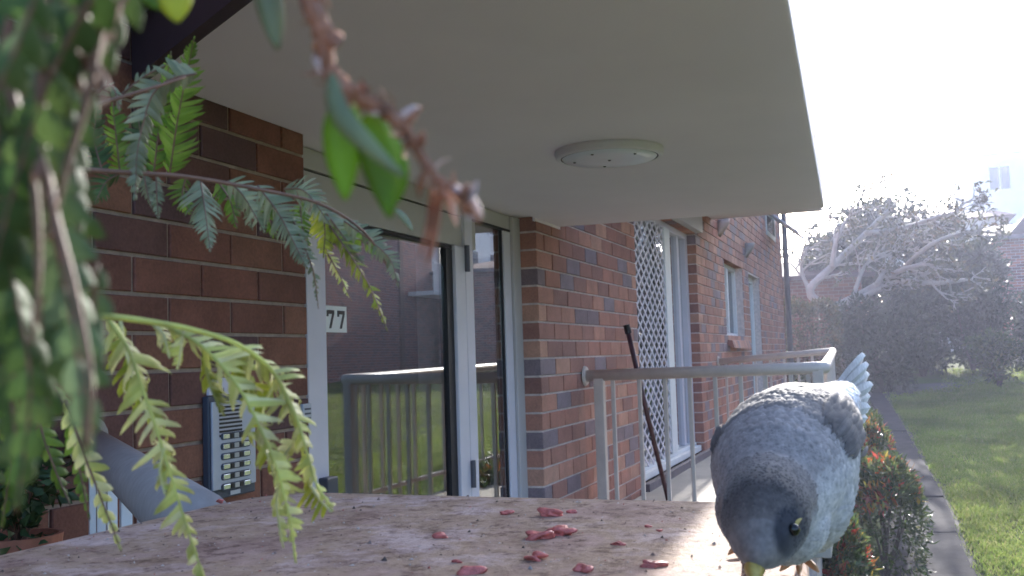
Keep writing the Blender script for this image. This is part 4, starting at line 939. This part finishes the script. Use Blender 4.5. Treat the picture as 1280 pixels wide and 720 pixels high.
blade('leaf', [(480,160),(492,215),(490,260)], .14,.14, 18, 'fern_green', tw); blade('leaf', [(494,262),(506,274),(516,288)], .3,.3, 4, 'fern_grey', tw)
random.seed(5)

# ------------------------------------------------------------------ BIRD
# spine in the photograph (x, y, metres away, radius in pixels at that distance)
SP = [(946,700,.415,12),(949,690,.418,22),(953,670,.428,42),(956,648,.44,55),(959,632,.452,56),(964,618,.468,62),(970,602,.485,76),(976,586,.505,86),(984,572,.52,86),(995,556,.535,77),(1009,542,.55,62),(1024,528,.565,48),(1038,515,.58,36),(1049,503,.595,26),(1057,494,.61,17)]
extra = [(1000,622,.50,62),(1008,640,.505,48),(980,650,.475,56),(956,636,.47,62),(1003,592,.525,66),(1020,560,.545,48),(1030,540,.555,38)]
bm = bmesh.new()
SP3 = [(at(x,y,d), r*d/FPX) for x,y,d,r in SP]
def sph(c, r):
    bmesh.ops.create_icosphere(bm, subdivisions=3, radius=r, matrix=Matrix.Translation(c))
for (a, ra_), (b, rb_) in zip(SP3[:-1], SP3[1:]):
    for t in (0,.34,.67): sph(a.lerp(b,t), ra_+(rb_-ra_)*t)
for x,y,d,r in extra: sph(at(x,y,d), r*d/FPX)
me = bpy.data.meshes.new('tmp'); bm.to_mesh(me); bm.free(); to = bpy.data.objects.new('tmp', me); COL.objects.link(to)
rm = to.modifiers.new('r','REMESH'); rm.mode = 'VOXEL'; rm.voxel_size = .0016
sm = to.modifiers.new('s','SMOOTH'); sm.iterations = 14; sm.factor = .5
dg = bpy.context.evaluated_depsgraph_get(); bme = bpy.data.meshes.new_from_object(to.evaluated_get(dg)); bpy.data.objects.remove(to)
bc = SP3[8][0]
bird = thing('bird', on(990,700,2,LZ), 'grey bird with yellow beak and eye patch pecking at the ledge', 'bird')
nv = len(bme.vertices); co = np.zeros(nv*3, np.float32); bme.vertices.foreach_get('co', co); co = co.reshape(-1,3)
nr = np.zeros(nv*3, np.float32); bme.vertices.foreach_get('normal', nr); nr = nr.reshape(-1,3)
sc_ = np.array([tuple(p[0]) for p in SP3])
def project(P):
    z = P@np.array(CF); return 640+FPX*(P@np.array(CR))/z, 360-FPX*(P@np.array(CU))/z
eyeR, eyeL = at(996,662,.418), at(900,700,.452)
def plum(P, Nn):
    """plumage colour from place on the body: cap, mask, nape, back, rump, belly"""
    n = len(P); d = np.linalg.norm(P[:,None,:]-sc_[None],axis=2); i = d.argmin(1); s = i.astype(float)
    upness = Nn[:,2]
    col = np.tile(np.array([.140,.112,.098]), (n,1))
    def mixc(c, w):
        nonlocal col; w = np.clip(w,0,1)[:,None]; col = col*(1-w)+np.array(c)*w
    mixc((.33,.285,.27), np.exp(-((s-5.6)/1.2)**2)*.85)                       # pale nape collar
    hx = np.linalg.norm(P-np.array(SP3[3][0]),axis=1)
    mixc((.036,.030,.030), np.clip((.0232-hx)/.006,0,1)*.95)            # dark cap
    mixc((.20,.175,.165), np.clip((2.2-s)/1.0,0,1)*.75)                          # pale forehead
    for e in (eyeR, eyeL): mixc((.022,.022,.03), np.clip((.0125-np.linalg.norm(P-np.array(e)-np.array([0,0,-.002]),axis=1))/.003,0,1)*.95)
    mixc((.66,.66,.68), np.clip((s-10.2)/1.3,0,1)*np.clip(upness*1.2+.6,0,1))   # white rump
    mixc((.50,.48,.49), np.clip((-upness-.05)*2.2,0,1)*(s>3.5)*.85)             # pale belly
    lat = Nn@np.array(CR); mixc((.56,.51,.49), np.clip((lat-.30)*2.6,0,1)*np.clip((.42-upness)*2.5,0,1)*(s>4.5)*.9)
    return col
cc = plum(co, nr); ca = bme.color_attributes.new('plumage','FLOAT_COLOR','POINT'); ca.data.foreach_set('color', np.c_[cc, np.ones(nv)].astype(np.float32).ravel())
bme.materials.clear(); bme.materials.append(M['plumage']); bme.polygons.foreach_set('use_smooth', [True]*len(bme.polygons))
link('body', bme, bird)
def feathers(name, P, Nn, Dv, L, W, C, parent, lift=.12, stuff=False):
    n = len(P); Dv = Dv - Nn*(Dv*Nn).sum(1,keepdims=True); Dv /= np.linalg.norm(Dv,axis=1,keepdims=True)+1e-9; Sd = np.cross(Dv,Nn); L = L[:,None]; W = W[:,None]
    V = np.stack([P-Nn*.0006, P+Dv*L*.45+Sd*W*.5+Nn*L*lift*.5, P+Dv*L*.45-Sd*W*.5+Nn*L*lift*.5, P+Dv*L*.85+Sd*W*.36+Nn*L*lift*.7, P+Dv*L*.85-Sd*W*.36+Nn*L*lift*.7, P+Dv*L+Nn*L*lift*.65, P+Dv*L*.5+Nn*L*(lift*.5+.06)],1)
    Fq = []; b = np.arange(n)*7
    F = np.concatenate([np.stack(x,1) for x in ([b,b+1,b+6],[b,b+6,b+2],[b+1,b+3,b+6],[b+3,b+5,b+6],[b+5,b+4,b+6],[b+4,b+2,b+6])])
    o = npmesh(name, V.reshape(-1,3), F, M['plumage'], parent, smooth=True); a = o.data.color_attributes.new('plumage','FLOAT_COLOR','POINT')
    sh = np.array([.93,.98,.98,1.05,1.05,1.08,.96])[None,:,None]*C[:,None,:]
    a.data.foreach_set('color', np.c_[sh.reshape(-1,3), np.ones(n*7)].astype(np.float32).ravel())
    if stuff: o['kind'] = 'stuff'
    return o
def flow(P):
    d = np.linalg.norm(P[:,None,:]-sc_[None],axis=2); i = d.argmin(1); i = np.clip(i,0,len(sc_)-2); v = sc_[np.minimum(i+2,len(sc_)-1)]-sc_[i]; return v/np.linalg.norm(v,axis=1,keepdims=True)
sel = rng.choice(nv, min(nv,11000), replace=False); P = co[sel]; Nn = nr[sel]; dd = np.linalg.norm(P[:,None,:]-sc_[None],axis=2).argmin(1)
ok_ = (dd > 1); P, Nn, dd = P[ok_], Nn[ok_], dd[ok_]; head = dd < 6
L = np.where(head, rng.uniform(.0022,.0042,len(P)), rng.uniform(.004,.010,len(P))); W = L*np.where(head,.32,.40)
C = plum(P,Nn)*rng.uniform(.84,1.18,(len(P),1))
feathers('feather_coat', P, Nn, flow(P)+rng.normal(0,.22,(len(P),3)), L, W, C, bird, .015, True)
# wings: rows of long feathers down both flanks
for sgn, xs in ((1,(1046,1076)), (-1,(884,925))):
    Pw=[];Nw=[];Lw=[]
    x_, y_ = project(co); ky = (y_ > (505 if sgn > 0 else 545)) & (y_ < 625); si = np.linalg.norm(co[:,None,:]-sc_[None],axis=2).argmin(1)
    lat = nr@np.array(CR)*sgn; m_ = ky & (lat > .45) & (nr[:,2] > .1) & (si > 6) & (si < 11)
    idx = np.where(m_)[0]
    if sgn < 0: idx = idx[nr[idx,2] > .25]
    if len(idx) < 12: continue
    idx = rng.choice(idx, min(220,len(idx)), replace=False); P = co[idx]+nr[idx]*.0012; L = rng.uniform(.018,.030,len(P))*(1.0 if sgn > 0 else .5); 
    C = np.tile(np.array([.098,.080,.075]),(len(P),1))*rng.uniform(.75,1.35,(len(P),1))
    feathers('wing', P, nr[idx], flow(P)+rng.normal(0,.05,P.shape), L, L*.17, C, bird, -.01)
# tail: six flat feathers
tb0, tdir = at(1048,502,.60), (at(1090,480,.69)-at(1048,502,.60)).normalized(); ts = tdir.cross(CF).normalized(); tn = ts.cross(tdir); tn = -tn if tn.dot(CF) > 0 else tn
for i in range(7):
    o_ = (i-3); d = (tdir+ts*o_*.045).normalized(); L = .098-.004*abs(o_); a = tb0+ts*o_*.0030+tn*.0009*(i%2+abs(o_)*-.4); mb = MB()
    w_ = .0042; vs = []
    for j, (t, ww) in enumerate(((0,.5),(.35,.9),(.75,1),(.93,.8),(1,.35))):
        p = a+d*L*t; vs += [p+ts*w_*ww, p+tn*.0011, p-ts*w_*ww, p-tn*.0006]
    fs = []
    for j in range(4):
        for q in range(4): fs.append((j*4+q,j*4+(q+1)%4,(j+1)*4+(q+1)%4,(j+1)*4+q))
    mb.add(vs, fs+[(3,2,1,0),(16,17,18,19)]); o = mb.build('tail_feather', M['plumage'], bird)
    a_ = o.data.color_attributes.new('plumage','FLOAT_COLOR','POINT'); cl = np.array([[.30,.29,.30]]*8+[[.5,.49,.5]]*4+[[.8,.78,.78]]*8); a_.data.foreach_set('color', np.c_[cl, np.ones(20)].astype(np.float32).ravel())
# beak, eyes, legs
bb = at(944,708,.416); bt = at(942,728,.404); bt.z = max(bt.z, LZ+.002); bd = (bt-bb)
MB().tube([bb-bd*.35, bb, bb+bd*.4+CF*-.0006, bb+bd*.8, bt], [.0040,.0038,.0031,.0018,.0004], 12, flat=.85).build('beak', M['skin_yellow'], bird, smooth=True)
MB().tube([bb-bd*.25+CU*-.003+CF*.002, bb+bd*.3+CF*.0025, bt-bd*.12+CF*.002], [.0045,.0034,.0006], 10).build('lower_beak', M['skin_yellow'], bird, smooth=True)
for e, c_ in ((eyeR, SP3[3][0]), (eyeL, SP3[3][0])):
    nrm_ = (e-c_).normalized(); j = np.linalg.norm(co-np.array(e),axis=1).argmin(); ep = Vector(co[j]); en = Vector(nr[j])
    bm = bmesh.new(); bmesh.ops.create_uvsphere(bm, u_segments=16, v_segments=10, radius=.0026, matrix=Matrix.Translation(ep+en*.0004)); mb = MB(); bm.verts.index_update(); mb.add([v.co for v in bm.verts],[tuple(v.index for v in f.verts) for f in bm.faces]); bm.free()
    mb.build('eye', M['eye'], bird, smooth=True)
    q = ep+en*.0006+(Vector(flow(np.array([tuple(ep)]))[0])*.0046); j = np.linalg.norm(co-np.array(q),axis=1).argmin(); q = Vector(co[j]); qn = Vector(nr[j])
    fd = Vector(flow(np.array([tuple(q)]))[0]); fd = (fd-qn*fd.dot(qn)).normalized(); s2 = fd.cross(qn)
    vs = []; 
    for t, ww in ((-.0022,.2),(-.0008,.7),(.0010,.6),(.0030,.15)):
        vs += [q+fd*t+s2*.0016*ww+qn*.0004, q+fd*t+qn*.0014, q+fd*t-s2*.0016*ww+qn*.0004]
    MB().add(vs, [(i*3+j,i*3+j+1,i*3+4+j,i*3+3+j) for i in range(3) for j in range(2)]).build('eye_patch', M['skin_yellow'], bird, smooth=True)
for fx, fy, bx, by, bd_ in ((1000,703,1018,655,.515),(935,684,950,640,.50)):
    ft = on(fx,fy,2,LZ+.003); hip = at(bx,by,bd_); kn = hip.lerp(ft,.55)+Vector((.008,0,.002)); leg = MB()
    leg.tube(spline([hip,kn,ft+Vector((.004,0,.004))],9), list(np.linspace(.0042,.0018,9)), 8)
    for an, L in ((2.7,.019),(3.2,.023),(3.7,.019),(.1,.015)):
        d = Vector((math.cos(an),math.sin(an),0)); leg.tube([ft+Vector((.004,0,.003)), ft+d*L*.4+Vector((0,0,.0022)), ft+d*L*.8+Vector((0,0,.0004)), ft+d*L-Vector((0,0,.001))], [.0019,.0019,.0016,.0005], 7)
    leg.build('leg', M['leg'], bird, smooth=True)
#HAZE: volume added to imitate veiling glare in the lens
hz = MB().box((-215,-265,-6.5),(265,265,11.5)).build('haze', [], None); tag(hz, 'thin bluish haze added over the garden to imitate lens glare', 'haze', kind='stuff')
m = bpy.data.materials.new('glare_haze'); m.use_nodes = True; n = m.node_tree.nodes; n.remove(n['Principled BSDF'])
v = n.new('ShaderNodeVolumePrincipled'); v.inputs['Density'].default_value = .0018; v.inputs['Anisotropy'].default_value = .6; v.inputs['Color'].default_value = (.70,.75,1,1)
m.node_tree.links.new(v.outputs[0], n['Material Output'].inputs['Volume']); hz.data.materials.append(m)
